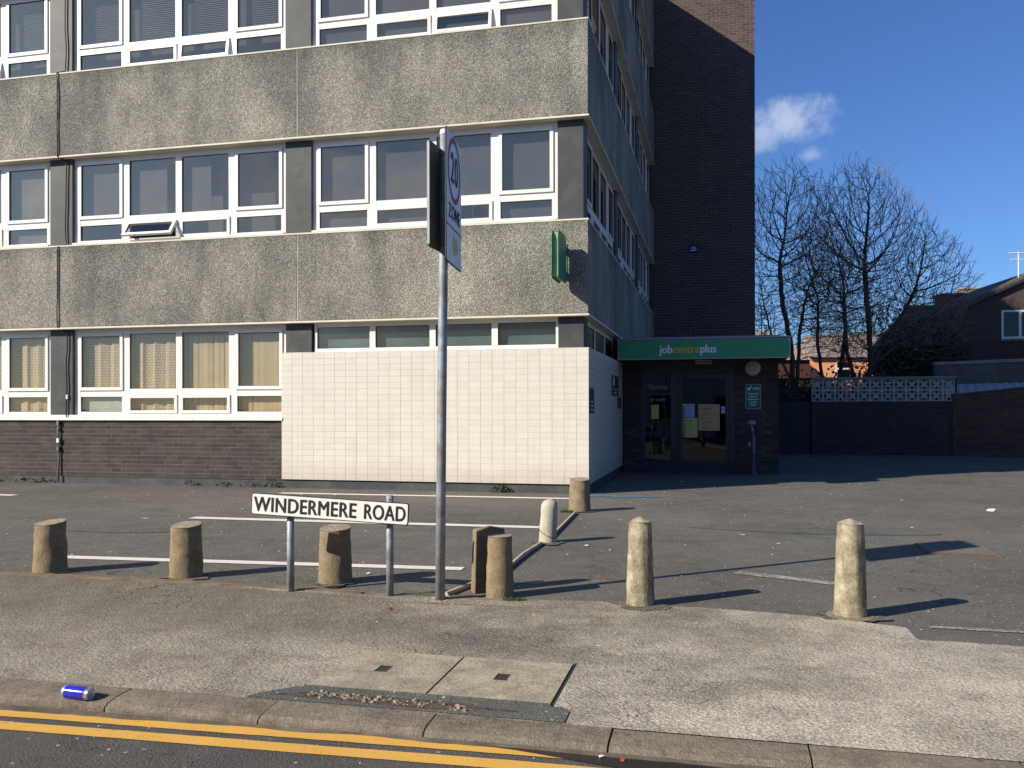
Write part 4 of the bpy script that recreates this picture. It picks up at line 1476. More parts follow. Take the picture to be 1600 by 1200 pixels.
MB().prism(bp, -.0078, -.0064).build('faded_sticker', MAT['sign_yellow'], zs)
# left-hand plate: we see its dark back
zb, L2, H2 = plate_thing('zone_sign', 'dark back of the left-hand sign plate on the tall pole', (-.588, 6.17), (-.425, 6.735), 2.555, 3.316, -1, False)
MB().prism([(p[0], p[1]) for p in round_rect(L2, H2, .03)], .0045, .007).build('face', MAT['sign_white'], zb)
for q_ in (.22, .78):
    MB().box(.26, L2 - .02, -.016, -.001, H2 * q_, H2 * q_ + .025).build('stiffening_rail', MAT['sign_back'], zb)
MB().box(-.003, .004, -.008, .010, .02, H2 - .02).build('edge_trim', MAT['alu'], zb)
MB().box(.20, .30, .006, .04, .12, .15).box(.20, .30, .006, .04, .52, .55).build('clip', MAT['galv'], zs)

# street name plate on two posts
pl, pr = Vector((-1.706, 6.72)), Vector((-.919, 6.56))
d = pr - pl; ang = math.atan2(d.y, d.x)
sp1 = thing('name_plate_post', 'left steel post holding up the street name plate', 'post', (pl.x, pl.y, 0))
MB().tube([(0, 0, -.02), (0, 0, .685)], .0275, 14).build('post', MAT['galv'], sp1, smooth=True)
MB().lathe([(.0275, .685), (.02, .70), (0, .702)], 14).build('cap', MAT['galv'], sp1, smooth=True)
sp2 = thing('name_plate_post', 'right steel post poking up above the street name plate', 'post', (pr.x, pr.y, 0))
MB().tube([(0, 0, -.02), (0, 0, .752)], .0275, 14).build('post', MAT['galv'], sp2, smooth=True)
MB().lathe([(.0275, .752), (.022, .758), (0, .76)], 14).build('cap', MAT['galv'], sp2, smooth=True)
MB().box(-.004, .004, -.03, -.024, .725, .733).build('bolt_hole', MAT['seal'], sp2)
PLW = 1.262
snp = thing('street_name_plate', 'white street name plate reading WINDERMERE ROAD in black, sagging to the right', 'sign')
cen = Vector((-1.377, 6.615)) + Vector((math.sin(ang), -math.cos(ang))) * .034
snp.location = (cen.x, cen.y, .6545)
snp.rotation_euler = Euler((0, R(2.65), ang))
def center_rr(w, h, r): return [(p[0] - w / 2, p[1] - h / 2) for p in round_rect(w, h, r)]
MB().prism(center_rr(PLW, .166, .018), .0, .008).build('plate', MAT['sign_black'], snp)
MB().prism(center_rr(PLW - .014, .152, .014), -.004, -.0005).build('face', m_simple('sign_face_white', (.76, .75, .71), .35, .5, .04, 4, 0, dirt=(9, .6, .75, .5), dirt_col=(.45, .42, .36)), snp)
tm = text_mesh('WINDERMERE', .156, .001, .0042, 1, 1.06, 'LEFT'); a, b = wid(tm)
s1 = .835 / (b - a); tm.transform(Matrix.Diagonal((s1, 1, 1, 1))); a, b = wid(tm)
flat_text(tm, 'sign_black', snp, -PLW / 2 + .020 - a, -.0052, -.006)
tm = text_mesh('ROAD', .156, .001, .0042, 1, 1.06, 'LEFT'); a, b = wid(tm)
s1 = .325 / (b - a); tm.transform(Matrix.Diagonal((s1, 1, 1, 1))); a, b = wid(tm)
flat_text(tm, 'sign_black', snp, PLW / 2 - .347 - a, -.0052, -.006)
MB().tube([(-.33, .008, -.02), (-.33, .03, -.02)], .01, 8).tube([(.46, .008, 0), (.46, .03, 0)], .01, 8).build('fixing', MAT['galv'], snp)


# bollards
def stone(name, label, loc, prof_fn, hgt, seg=28, rings=14, lean=(0, 0), mat='bollard_tan', top_mat=None, slope=0, slope_dir=0, cone=0, amp=.004, seed=0, cat='bollard', group=None, facets=0, parent=None, half=None):
    t = thing(name, label, cat, loc, 0, group)
    mb = MB()
    for i in range(rings + 1):
        f = i / rings
        for k in range(seg):
            a = 2 * PI * k / seg
            r_ = prof_fn(f)
            if facets:
                st_ = 2 * PI / facets; aa = (a % st_) - st_ / 2
                fc = math.cos(st_ / 2) / math.cos(aa)
                r_ *= fc * .55 + .45
            x, y = r_ * math.cos(a), r_ * math.sin(a)
            nz = mnoise.noise(Vector((x * 14 + seed, y * 14, f * 5))) * amp * 1.5 + mnoise.noise(Vector((x * 45 + seed, y * 45, f * 19))) * amp * .8 - .012 * max(0, mnoise.noise(Vector((x * 9 + seed, y * 9, f * 3.3))) - .42)
            x += math.cos(a) * nz; y += math.sin(a) * nz
            z = f * hgt
            if slope: z += f * slope * (x * math.cos(slope_dir) + y * math.sin(slope_dir))
            mb.v.append((x + lean[0] * z, y + lean[1] * z, z - .01 * (i == 0)))
    for i in range(rings):
        for k in range(seg):
            k2 = (k + 1) % seg
            mb.f.append((i * seg + k, i * seg + k2, (i + 1) * seg + k2, (i + 1) * seg + k))
    mb.f.append(tuple(range(seg - 1, -1, -1)))
    mb.build('shaft', MAT[mat], t, auto=R(50))
    # top as its own piece with exposed stone
    tb_ = MB(); base = []
    ro = prof_fn(1)
    nr = 5
    for j in range(nr + 1):
        g = 1 - j / nr
        for k in range(seg):
            a = 2 * PI * k / seg
            r_ = ro * g
            if facets:
                st_ = 2 * PI / facets; aa = (a % st_) - st_ / 2
                r_ *= (math.cos(st_ / 2) / math.cos(aa)) * .55 + .45
            x, y = r_ * math.cos(a), r_ * math.sin(a)
            z = hgt + cone * (1 - g) + mnoise.noise(Vector((x * 40 + seed, y * 40, 3))) * .004 + (.0025 if j < nr else 0)
            if slope: z += slope * (x * math.cos(slope_dir) + y * math.sin(slope_dir))
            tb_.v.append((x + lean[0] * z, y + lean[1] * z, z))
    for j in range(nr):
        for k in range(seg):
            k2 = (k + 1) % seg
            tb_.f.append((j * seg + k, j * seg + k2, (j + 1) * seg + k2, (j + 1) * seg + k))
    tb_.build('top', MAT[top_mat or 'stone_top'], t, smooth=cone == 0)
    return t


GB = 'bollards around the car park'
stone('stone_bollard', 'leftmost short tan bollard with slanting top at the car park edge', (-4.02, 7.60, 0), lambda f: .139 - .016 * f + .004 * math.exp(-f * 20), .425, slope=.13, slope_dir=R(60), seed=1, group=GB)
stone('stone_bollard', 'short tan bollard midway between the leftmost bollard and the name plate', (-2.745, 7.35, 0), lambda f: .137 - .015 * f, .435, slope=.13, slope_dir=R(75), seed=2.3, group=GB)
stone('stone_bollard', 'short tan bollard standing between the two name plate posts', (-1.44, 7.10, 0), lambda f: .137 - .014 * f, .44, slope=.12, slope_dir=R(80), seed=4.1, group=GB)
stone('stone_bollard', 'slim tan bollard in front of the split dark half bollard', (-.094, 6.56, 0), lambda f: .108 - .017 * f, .452, slope=.06, slope_dir=R(60), seed=6.2, group=GB)
stone('stone_bollard', 'farthest tan bollard, at the street corner of the cream tiled wall', (.93, 12.02, 0), lambda f: .150 - .014 * f, .44, slope=.12, slope_dir=R(80), seed=7.7, group=GB)
b = stone('stone_bollard', 'pale octagonal bollard with a low pointed top, nearer the entrance', (.918, 6.26, 0), lambda f: .105 - .024 * f, .595, facets=8, cone=.038, mat='bollard_pale', top_mat='bollard_pale', seed=9.3, group=GB)
b = stone('stone_bollard', 'tallest pale lichen-stained bollard, farthest right, with a white patch by its top', (2.285, 5.90, 0), lambda f: .112 - .024 * f, .625, facets=8, cone=.038, mat='bollard_pale', top_mat='bollard_pale', seed=12.9, group=GB)
MB().box(.045, .088, -.02, .03, .575, .60).build('paint_patch', MAT['white_plastic'], b, bevel=.006)
MB().lathe([(0, -.005), (.16, -.005), (.17, .004), (.15, .012), (0, .013)], 11).build('footing', MAT['bollard_tan'], b)


def white_prof(f): return .094 * (1 - .08 * f) if f < .8 else .094 * .936 * math.sqrt(max(0.02, 1 - ((f - .8) / .2) ** 2 * .995))


wb = thing('stone_bollard', 'round-topped white bollard leaning beside the low rail, with a wire round its foot', 'bollard', (.372, 9.22, 0), 0, GB)
mb = MB(); pr_ = []
for i in range(17):
    f = i / 16
    pr_.append((white_prof(f), f * .462 - .01 * (i == 0)))
pr_[-1] = (0, .462)
mb.lathe(pr_, 26)
mb.v = [(x + .06 * z + .004 * mnoise.noise(Vector((x * 20, y * 20, z * 9))), y + .02 * z, z) for x, y, z in mb.v]
mb.build('shaft', MAT['bollard_white'], wb, auto=R(60))
pts = [(.098 * math.cos(a) + .006, .098 * math.sin(a), .10 + .05 * math.cos(a - 2.6)) for a in [2 * PI * i / 22 for i in range(23)]]
MB().tube(pts, .003, 4).build('wire', MAT['cable'], wb)

# split half bollard
hb_ = thing('stone_bollard', 'dark half bollard split down its length, behind the slim tan bollard', 'bollard', (-.165, 6.74, 0), 0, GB)
nrm = math.atan2(-.78, .62)           # direction the flat face looks
half = MB()
prof = []
for i in range(5):
    a = nrm + PI / 2 + PI * i / 4
    prof.append((math.cos(a), math.sin(a)))
rb, rt, hh = .158, .142, .475
base = [(p[0] * rb, p[1] * rb, -.01) for p in prof]
top = [(p[0] * rt, p[1] * rt, hh) for p in prof]
half.v = base + top + [(-.012 * math.cos(nrm), -.012 * math.sin(nrm), hh + .03)]
m = len(prof)
for i in range(m - 1): half.f.append((i, i + 1, m + i + 1, m + i))
half.f.append((m - 1, 0, m, 2 * m, 2 * m - 1))
half.f.append(tuple(range(m - 1, -1, -1)))
for i in range(m - 1): half.f.append((m + i, m + i + 1, 2 * m))
half.build('shaft', MAT['bollard_tan'], hb_, bevel=.008)

# low rail between the bollards
rl = thing('low_rail', 'low weathered rail running from the split bollard past the white one', 'rail', (0, 0, 0))
p0, p1, p2 = Vector((-.50, 6.56, .012)), Vector((.30, 9.05, .016)), Vector((.85, 11.75, .016))
MB().tube([p0, Vector((-.27, 7.05, .012))], .02, 6).tube([Vector((-.09, 7.4, .014)), Vector((.10, 8.3, .022)), p1], .019, 6).tube([Vector((.42, 9.5, .016)), p2], .019, 6).build('bar', MAT['timber'], rl)

# paved access covers in the pavement
cs = thing('access_cover', 'pair of worn concrete cover slabs set in the pavement by the kerb', 'cover', W(.07, -10.33, 0), -TH)
def slab(x0, x1, y0, y1, hole):
    mb = MB()
    z = .012
    hx0, hx1, hy0, hy1 = hole
    # top as a ring of quads round the lifting recess
    mb.quad((x0, y0, z), (x1, y0, z), (x1, hy0, z), (x0, hy0, z)); mb.quad((x0, hy1, z), (x1, hy1, z), (x1, y1, z), (x0, y1, z))
    mb.quad((x0, hy0, z), (hx0, hy0, z), (hx0, hy1, z), (x0, hy1, z)); mb.quad((hx1, hy0, z), (x1, hy0, z), (x1, hy1, z), (hx1, hy1, z))
    mb.quad((x0, y0, -.02), (x1, y0, -.02), (x1, y0, z), (x0, y0, z)); mb.quad((x1, y0, -.02), (x1, y1, -.02), (x1, y1, z), (x1, y0, z))
    mb.quad((x0, y1, -.02), (x0, y0, -.02), (x0, y0, z), (x0, y1, z)); mb.quad((x1, y1, -.02), (x0, y1, -.02), (x0, y1, z), (x1, y1, z))
    for (a, b) in (((hx0, hy0), (hx1, hy0)), ((hx1, hy0), (hx1, hy1)), ((hx1, hy1), (hx0, hy1)), ((hx0, hy1), (hx0, hy0))):
        mb.quad((a[0], a[1], z), (b[0], b[1], z), (b[0], b[1], z - .006), (a[0], a[1], z - .006))
    s = mb.build('slab', MAT['slab'], cs)
    MB().box(hx0, hx1, hy0, hy1, z - .007, z - .0035).build('lifting_recess', MAT['seal'], s)
    return s


slab(.0, .622, .0, .665, (.235, .305, .30, .42))
slab(.634, 1.245, .0, .665, (.89, .96, .30, .42))
MB().box(-.01, 1.25, -.012, -.001, -.01, .016).build('front_edge', MAT['patch'], cs)
MB().box(1.2452, 1.26, -.02, .70, -.01, .0065).build('open_joint', MAT['seal'], cs)
MB().box(.6222, .6338, .0, .665, -.02, .006).build('open_joint', MAT['seal'], cs)
MB().box(-.008, -.0005, -.012, .675, -.01, .0068).build('open_joint', MAT['plinth'], cs)
MB().box(-.0003, 1.2449, .6652, .674, -.01, .0068).build('open_joint', MAT['plinth'], cs)

# rubble in the gap between slab and kerb
mb = MB(); rr = random.Random(3)
def pebble(mb, x, y, z, s, rr):
    pts = []
    a0 = rr.uniform(0, PI)
    b = len(mb.v)
    for k in range(5):
        a = a0 + 2 * PI * k / 5; q = s * rr.uniform(.6, 1.1)
        mb.v.append((x + q * math.cos(a), y + q * math.sin(a) * .8, z))
    for k in range(5):
        a = a0 + 2 * PI * k / 5; q = s * rr.uniform(.35, .7)
        mb.v.append((x + q * math.cos(a), y + q * math.sin(a) * .8, z + s * rr.uniform(.5, .9)))
    for k in range(5):
        k2 = (k + 1) % 5; mb.f.append((b + k, b + k2, b + 5 + k2, b + 5 + k))
    mb.f.append(tuple(b + 5 + k for k in range(5)))


for i in range(330):
    x = .14 + rr.random() * .85
    y = -10.455 + rr.gauss(0, .026) - .04 * (x - .5)
    pebble(mb, x, y, .006, rr.choice([.003, .004, .006, .008, .014]) * rr.uniform(.8, 1.4), rr)
o = mb.build('rubble', m_simple('pale_rubble', (.27, .225, .175), .95, .1, .75, 45, .4, 60), None, FRAME_LOC, FRAME_ROT, kind='stuff')
tag(o, 'crumbled pale stone chips along the front edge of the cover slabs', 'rubble', kind='stuff')
o = blob('rubble_bed', .56, -10.455, .50, .065, .0105, None, 4, .5, 50) if False else MB().prism(blob_poly(.56, -10.46, .52, .055, 60, 4.4, .7), .0088, .0105, 'z').build('rubble_bed', m_simple('crumbled_earth', (.085, .072, .055), .95, .1, .5, 30, .8, 40, bdist=.01), None, FRAME_LOC, FRAME_ROT, kind='structure')

# manhole cover in the car park
mc = thing('manhole_cover', 'rusty-rimmed rectangular cover in the car park by the sign shadow', 'cover', W(4.05, -5.24, .006), -TH - .02)
MB().box(0, .66, 0, .60, -.01, .008).build('frame', MAT['rust'], mc)
MB().box(.025, .635, .025, .575, -.01, .012).build('lid', MAT['cover'], mc)

# drinks can
can = thing('drinks_can', 'shiny blue drinks can lying on the kerb at the left', 'can', (-1.985, 4.235, -.012))
can.location = (-2.125, 4.262, .022)
cd = Vector((1, -.15, -.02))
can.rotation_euler = (0, PI / 2, -.30)
cprof = [(0, -.074), (.022, -.074), (.026, -.08), (.030, -.072), (.033, -.062)]
MB().lathe([(0, -.072), (.021, -.073), (.0245, -.079), (.029, -.072), (.0328, -.062), (.0328, -.055)], 32).build('base', MAT['can_alu'], can, auto=R(50))
MB().lathe([(.033, -.0555), (.0332, -.04), (.0332, .055), (.032, .062)], 32).build('body', MAT['can_blue'], can, auto=R(50))
MB().lathe([(.032, .0622), (.0265, .076), (.0275, .080), (.0265, .0815), (.0235, .077), (0, .0765)], 32).build('lid', MAT['can_alu'], can, auto=R(50))
MB().lathe([(.0334, -.03), (.0334, .03)], 10).mesh('tmp')
mb = MB()
for i in range(7):
    a = 1.75 + i * .09
    mb.quad((.0336 * math.cos(a), .0336 * math.sin(a), -.045), (.0336 * math.cos(a + .09), .0336 * math.sin(a + .09), -.045), (.0336 * math.cos(a + .09), .0336 * math.sin(a + .09), .045), (.0336 * math.cos(a), .0336 * math.sin(a), .045))
mb.build('silver_panel', MAT['can_alu'], can)

bc = thing('brick_fragment', 'small red brick fragment on the pavement below the name plate', 'stone', W(-.15, -8.63, .004))
m_ = MB(); pebble(m_, 0, 0, 0, .022, random.Random(5)); m_.box(-.02, .012, -.012, .012, 0, .016); m_.build('fragment', MAT['brick_red'], bc, bevel=.003)

# litter
def litter(name, label, loc, pts, mat, cat='litter', h=.004):
    t = thing(name, label, cat, loc, random.uniform(0, 3))
    MB().prism(pts, 0, h, 'z').build('scrap', MAT[mat], t)


litter('litter', 'white torn paper scrap lying flat in the far right of the car park', W(5.76, -1.09, .001), [(-.2, -.06), (.12, -.05), (.2, .0), (.1, .05), (-.16, .04)], 'litter')
litter('litter', 'tiny white litter scrap in the wet gutter', W(1.62, -10.80, -.027), [(-.01, -.008), (.012, -.006), (.008, .01), (-.008, .009)], 'litter')
litter('litter', 'tiny red litter scrap in the wet gutter', W(1.71, -10.815, -.027), [(-.014, -.008), (.014, -.006), (.01, .01), (-.012, .009)], 'litter_red')
litter('dead_leaf', 'orange dead leaf in the gutter by a kerb joint', W(2.40, -10.79, -.026), [(-.03, 0), (-.01, -.012), (.02, -.01), (.035, .0), (.018, .012), (-.012, .012)], 'dead_leaf', 'leaf')
mb = MB(); rr = random.Random(11)
for i in range(420):
    x = rr.uniform(-9, 10); y = rr.uniform(-8.0, 4) if rr.random() < .93 else rr.uniform(-10.4, -8)
    s = rr.uniform(.005, .014) * (1.0 + .10 * (y + 9)) * (2.4 if rr.random() < .07 else 1)
    if y > -.05 and x < .1: continue
    a = rr.uniform(0, PI)
    c_, s_ = math.cos(a) * s, math.sin(a) * s
    mb.quad((x - c_, y - s_, .006), (x + s_ * .6, y - c_ * .6, .006), (x + c_, y + s_, .008), (x - s_ * .6, y + c_ * .6, .006))
o = mb.build('scattered_grit', MAT['litter'], None, FRAME_LOC, FRAME_ROT, kind='stuff')
tag(o, 'tiny white chips and grit scattered over the car park', 'grit', kind='stuff')


# weeds
def weed(name, label, loc, n, rad, hgt, mat, seed, leaf=.035, cat='weed'):
    t = thing(name, label, cat, loc)
    rr = random.Random(seed); mb = MB()
    for i in range(n):
        a = rr.uniform(0, 2 * PI); r_ = rad * math.sqrt(rr.random()); h_ = hgt * rr.uniform(.15, 1) * (1 - .5 * r_ / rad)
        c = Vector((r_ * math.cos(a) * 1.5, r_ * math.sin(a) * .6, h_))
        d1 = Vector((rr.uniform(-1, 1), rr.uniform(-1, 1), rr.uniform(-.3, .8))).normalized() * leaf * rr.uniform(.6, 1.3)
        d2 = d1.cross(Vector((rr.uniform(-1, 1), rr.uniform(-1, 1), rr.uniform(-1, 1)))).normalized() * leaf * rr.uniform(.3, .55)
        mb.quad(c - d1, c + d2, c + d1, c - d2)
    mb.build('leaves', MAT[mat], t, kind='stuff')
    st = MB()
    for i in range(max(4, n // 12)):
        a = rr.uniform(0, 2 * PI); r_ = rad * rr.random()
        st.tube([(0, 0, 0), (r_ * math.cos(a) * .8, r_ * math.sin(a) * .4, hgt * .5), (r_ * math.cos(a) * 1.4, r_ * math.sin(a) * .6, hgt * rr.uniform(.5, 1))], .0025, 3)
    st.build('stems', MAT[mat], t, kind='stuff')
    return t


weed('weed', 'green leafy weed at the foot of the cream tiled wall', W(-1.50, -.04, 0), 70, .12, .15, 'leaf', 1, .035)
weed('weed', 'green weed where the brick apron meets the cream tiled wall', W(-5.75, -.04, 0), 60, .10, .19, 'leaf', 2, .025)
weed('weed', 'brownish weed against the plinth left of the tiled wall', W(-6.15, -.04, 0), 70, .16, .13, 'leaf_brown', 3, .022)
weed('weed', 'small brownish weed against the plinth under the right-hand window', W(-6.75, -.03, 0), 45, .09, .13, 'leaf_brown', 4, .022)
weed('weed', 'brownish weed against the plinth under the fixed windows', W(-7.4, -.03, 0), 45, .10, .13, 'leaf_brown', 5, .022)
weed('weed', 'straggling olive weed at the plinth just left of the conduit', W(-10.8, -.03, 0), 110, .28, .12, 'leaf_brown', 6, .03)
weed('weed', 'low weed at the plinth at the far left edge of the photo', W(-11.9, -.03, 0), 70, .18, .12, 'leaf', 7, .03)


def grass_tuft(label, loc, n, rad, hgt, seed):
    t = thing('grass_tuft', label, 'grass', loc); rr = random.Random(seed); mb = MB()
    for i in range(n):
        a = rr.uniform(0, 2 * PI); r_ = rad * math.sqrt(rr.random()); x, y = r_ * math.cos(a) * 1.6, r_ * math.sin(a) * .5
        h_ = hgt * rr.uniform(.4, 1); b_ = rr.uniform(0, 2 * PI); w_ = .0022
        dx, dy = .5 * h_ * rr.uniform(-1, 1), .5 * h_ * rr.uniform(-1, 1)
        mb.tri((x - w_ * math.cos(b_), y - w_ * math.sin(b_), 0), (x + w_ * math.cos(b_), y + w_ * math.sin(b_), 0), (x + dx, y + dy, h_))
        mb.quad((x - .004, y, .001), (x + .004, y, .002), (x + dx * .6 + .003, y + dy * .6, h_ * .5), (x + dx * .6 - .003, y + dy * .6, h_ * .5))
    mb.build('blades', MAT['grass'], t, kind='stuff')


grass_tuft('small bright green grass tuft at the foot of the slim tan bollard', (.02, 6.39, 0), 260, .055, .035, 1)
grass_tuft('flat green tuft at the foot of the pale octagonal bollard', (.86, 6.13, 0), 180, .06, .02, 2)
grass_tuft('thin green tuft beside the low rail at the farthest tan bollard', (.74, 11.9, 0), 120, .06, .06, 3)
grass_tuft('thin green tuft beside the leftmost tan bollard', (-3.93, 7.37, 0), 60, .04, .02, 4)

# ------------------------------------------------------------------ back of the car park
# screen wall of pierced blocks over dark brick
SW_Y = 14.2
def at_u(u, y):
    k_ = (u - 800) / 1364
    # x such that (CX + CT x + ST y) = k (CY - ST x + CT y)
    return (k_ * (CY + CT * y) - CX - ST_ * y) / (CT + k_ * ST_)


sx0, sx1 = 4.92, 9.02
sw = thing('screen_wall', 'low dark brick wall topped with two rows of pierced star-pattern blocks', 'wall', W(sx0, SW_Y, 0), -TH)
BS = (sx1 - sx0) / 12
zb0 = 1.635
MB().box(0, sx1 - sx0, .02, .22, 0, zb0).build('mortar', MAT['shade_mortar'], sw)
mb = MB(); r = 0; z = 0.0
while z < zb0 - .05:
    x = 0 if r % 2 == 0 else -.13
    while x < sx1 - sx0 - .02:
        mb.box(max(x, 0) + .004, min(x + .26, sx1 - sx0) - .004, random.uniform(-.003, .003), .021, z + .005, z + .081); x += .26
    z += .086; r += 1
mb.build('brick', MAT['brick'], sw, kind='stuff')
def screen_block():
    s = BS; mb = MB(); f = .022; d = .07
    mb.box(.002, s - .002, 0, d, .002, f); mb.box(.002, s - .002, 0, d, s - f, s - .002)
    mb.box(.002, f, 0, d, f, s - f); mb.box(s - f, s - .002, 0, d, f, s - f)
    c = s / 2; w_ = .016
    def bar(x0, z0, x1, z1, w_):
        d_ = Vector((x1 - x0, z1 - z0)); d_.normalize(); n_ = Vector((-d_.y, d_.x)) * w_
        mb.prism([(x0 - n_.x, z0 - n_.y), (x1 - n_.x, z1 - n_.y), (x1 + n_.x, z1 + n_.y), (x0 + n_.x, z0 + n_.y)], .015, d - .015)
    for sx_ in (-1, 1):
        for sz_ in (-1, 1):
            bar(c, c, c + sx_ * (c - f), c + sz_ * (c - f), .0095)
            # petals: two curved ribs to each corner
            bar(c + sx_ * .004, c + sz_ * .01, c + sx_ * .066, c + sz_ * (c - f), .0095)
            bar(c + sx_ * .01, c + sz_ * .004, c + sx_ * (c - f), c + sz_ * .066, .0095)
    pts = [(c + .028 * math.cos(2 * PI * i / 12), c + .028 * math.sin(2 * PI * i / 12)) for i in range(12)]
    mb.prism(pts, .01, d - .01)
    me = mb.mesh('screen_block'); me.materials.append(MAT['breeze']); return me


sb = screen_block()
for i in range(12):
    for j in range(2):
        link('screen_block', sb, None, sw, (i * BS, .04, zb0 + .002 + j * BS))
MB().box(-.02, sx1 - sx0 + .04, -.02, .24, zb0 + 2 * BS + .006, zb0 + 2 * BS + .065).build('coping', MAT['coping'], sw, bevel=.006)
MB().box(sx1 - sx0 + .002, sx1 - sx0 + .05, .02, .2, 0, zb0 + 2 * BS).build('end_post', MAT['breeze_dark'], sw)
# darker section between lobby and screen wall
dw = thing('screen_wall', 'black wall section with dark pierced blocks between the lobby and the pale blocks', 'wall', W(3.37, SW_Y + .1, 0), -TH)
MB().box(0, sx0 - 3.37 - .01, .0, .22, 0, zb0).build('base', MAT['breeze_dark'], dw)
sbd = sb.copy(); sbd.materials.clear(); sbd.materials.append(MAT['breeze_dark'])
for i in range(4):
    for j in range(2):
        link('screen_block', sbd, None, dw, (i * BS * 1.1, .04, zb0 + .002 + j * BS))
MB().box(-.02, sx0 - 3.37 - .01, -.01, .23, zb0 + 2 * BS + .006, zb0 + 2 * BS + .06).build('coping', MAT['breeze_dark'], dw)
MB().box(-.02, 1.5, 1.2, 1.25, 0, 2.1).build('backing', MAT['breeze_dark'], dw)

# old brick wall on the right, rising towards the viewer
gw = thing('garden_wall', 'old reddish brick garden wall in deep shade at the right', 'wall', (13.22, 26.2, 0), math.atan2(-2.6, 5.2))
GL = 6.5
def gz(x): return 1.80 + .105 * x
MB().prism([(0, 0), (GL, 0), (GL, gz(GL)), (0, gz(0))], .02, .25).build('core', MAT['shade_mortar'], gw)
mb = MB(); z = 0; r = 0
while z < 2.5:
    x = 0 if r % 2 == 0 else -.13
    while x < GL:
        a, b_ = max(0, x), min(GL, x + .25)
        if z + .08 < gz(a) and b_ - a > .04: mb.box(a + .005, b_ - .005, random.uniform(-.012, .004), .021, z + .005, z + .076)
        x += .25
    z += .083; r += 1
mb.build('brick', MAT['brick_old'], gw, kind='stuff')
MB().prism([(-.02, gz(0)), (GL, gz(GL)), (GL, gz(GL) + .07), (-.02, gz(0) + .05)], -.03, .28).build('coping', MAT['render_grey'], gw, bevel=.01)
sh = thing('lean_to', 'lean-to with a pale blue sheet roof behind the old brick wall', 'shed', (13.75, 27.3, 0), math.atan2(-2.6, 5.2))
MB().box(-.1, 5.6, .3, 1.6, 0, 1.9).build('wall', MAT['breeze_dark'], sh)
mb = MB()
n = 22
for i in range(n):
    x0 = -.15 + i * .26; x1 = x0 + .13; x2 = x0 + .26
    za = lambda x: 1.86 + .06 * x; zc = lambda x: 2.20 + .012 * x
    mb.quad((x0, -.3, za(x0)), (x1, -.3, za(x1) + .025), (x1, 1.6, zc(x1) + .025), (x0, 1.6, zc(x0)))
    mb.quad((x1, -.3, za(x1) + .025), (x2, -.3, za(x2)), (x2, 1.6, zc(x2)), (x1, 1.6, zc(x1) + .025))
mb.build('roof_sheet', MAT['pale_roof'], sh)

rw = thing('retaining_wall', 'grey rendered wall with pale coping below the shaded gable house', 'wall', (14.0, 28.9, 0), math.atan2(-1.1, 5.2))
MB().prism([(0, 0), (9, 0), (9, 3.10), (0, 2.84)], 0, .3).build('wall', MAT['render_grey'], rw)
MB().prism([(-.03, 2.84), (9, 3.10), (9, 3.22), (-.03, 2.95)], -.05, .34).build('coping', MAT['coping'], rw, bevel=.01)
rf = thing('railing', 'dark red picket railing on top of the grey rendered wall', 'fence', (14.1, 29.1, 0), math.atan2(-1.1, 5.2))
mb = MB()
for i in range(78):
    x = .2 + i * .105; zz = 2.97 + x * .029
    MBX = mb.box(x, x + .03, 0, .02, zz, zz + .62 + .04 * mnoise.noise(Vector((x * 3, 0, 0))))
mb.build('picket', MAT['railing'], rf, kind='stuff')
mb = MB(); mb.prism([(.1, 3.05), (8.6, 3.3), (8.6, 3.34), (.1, 3.09)], -.012, -.001); mb.prism([(.1, 3.5), (8.6, 3.75), (8.6, 3.79), (.1, 3.54)], -.012, -.001)
mb.build('rail', MAT['railing'], rf)


def house_window(parent, x, y, z, w_, h_, mat_f='upvc', split=1, cill=True):
    mb = MB(); t = .07
    mb.box(x, x + w_, y - .05, y + .02, z, z + t); mb.box(x, x + w_, y - .05, y + .02, z + h_ - t, z + h_)
    mb.box(x, x + t, y - .048, y + .02, z + t, z + h_ - t); mb.box(x + w_ - t, x + w_, y - .048, y + .02, z + t, z + h_ - t)
    for i in range(split):
        xc = x + w_ * (i + 1) / (split + 1); mb.box(xc - t * .7, xc + t * .7, y - .048, y + .02, z + t, z + h_ - t)
    wn_ = mb.build('window', MAT[mat_f], parent)
    MB().box(x + t, x + w_ - t, y - .02, y - .012, z + t, z + h_ - t).build('pane', MAT['glass_door'], wn_)
    MB().box(x + t, x + w_ - t, y - .004, y - .001, z + t, z + h_ - t).build('blind', MAT['seal'], wn_)  # black sheet stands in for the unlit room behind the pane
    if cill: MB().box(x - .05, x + w_ + .05, y - .1, y, z - .08, z - .001).build('cill', MAT['coping'], wn_)


# shaded gable house
gh = thing('gable_house', 'dark roughcast house with a sloping roof edge and white window at the right edge', 'house', (17.1, 34.2, 0), math.atan2(-.6, 5))
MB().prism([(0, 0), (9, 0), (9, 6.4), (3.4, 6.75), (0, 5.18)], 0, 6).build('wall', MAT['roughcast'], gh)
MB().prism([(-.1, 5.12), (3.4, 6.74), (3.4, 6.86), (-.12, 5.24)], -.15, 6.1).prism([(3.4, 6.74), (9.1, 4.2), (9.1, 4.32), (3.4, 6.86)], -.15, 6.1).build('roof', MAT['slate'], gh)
house_window(gh, 1.95, 0, 4.13, 1.36, 1.10, split=1)
MB().prism([(-.12, 5.02), (3.4, 6.63), (3.4, 6.735), (-.12, 5.115)], -.17, -.15).build('bargeboard', MAT['frame_dark'], gh)
MB().tube([(.25, -.06, 5.1), (.25, -.06, 3.2)], .045, 6).build('downpipe', MAT['frame_dark'], gh)
ae = thing('aerial', 'pale television aerial against the sky at the right edge', 'aerial', (19.85, 34.2, 6.5))
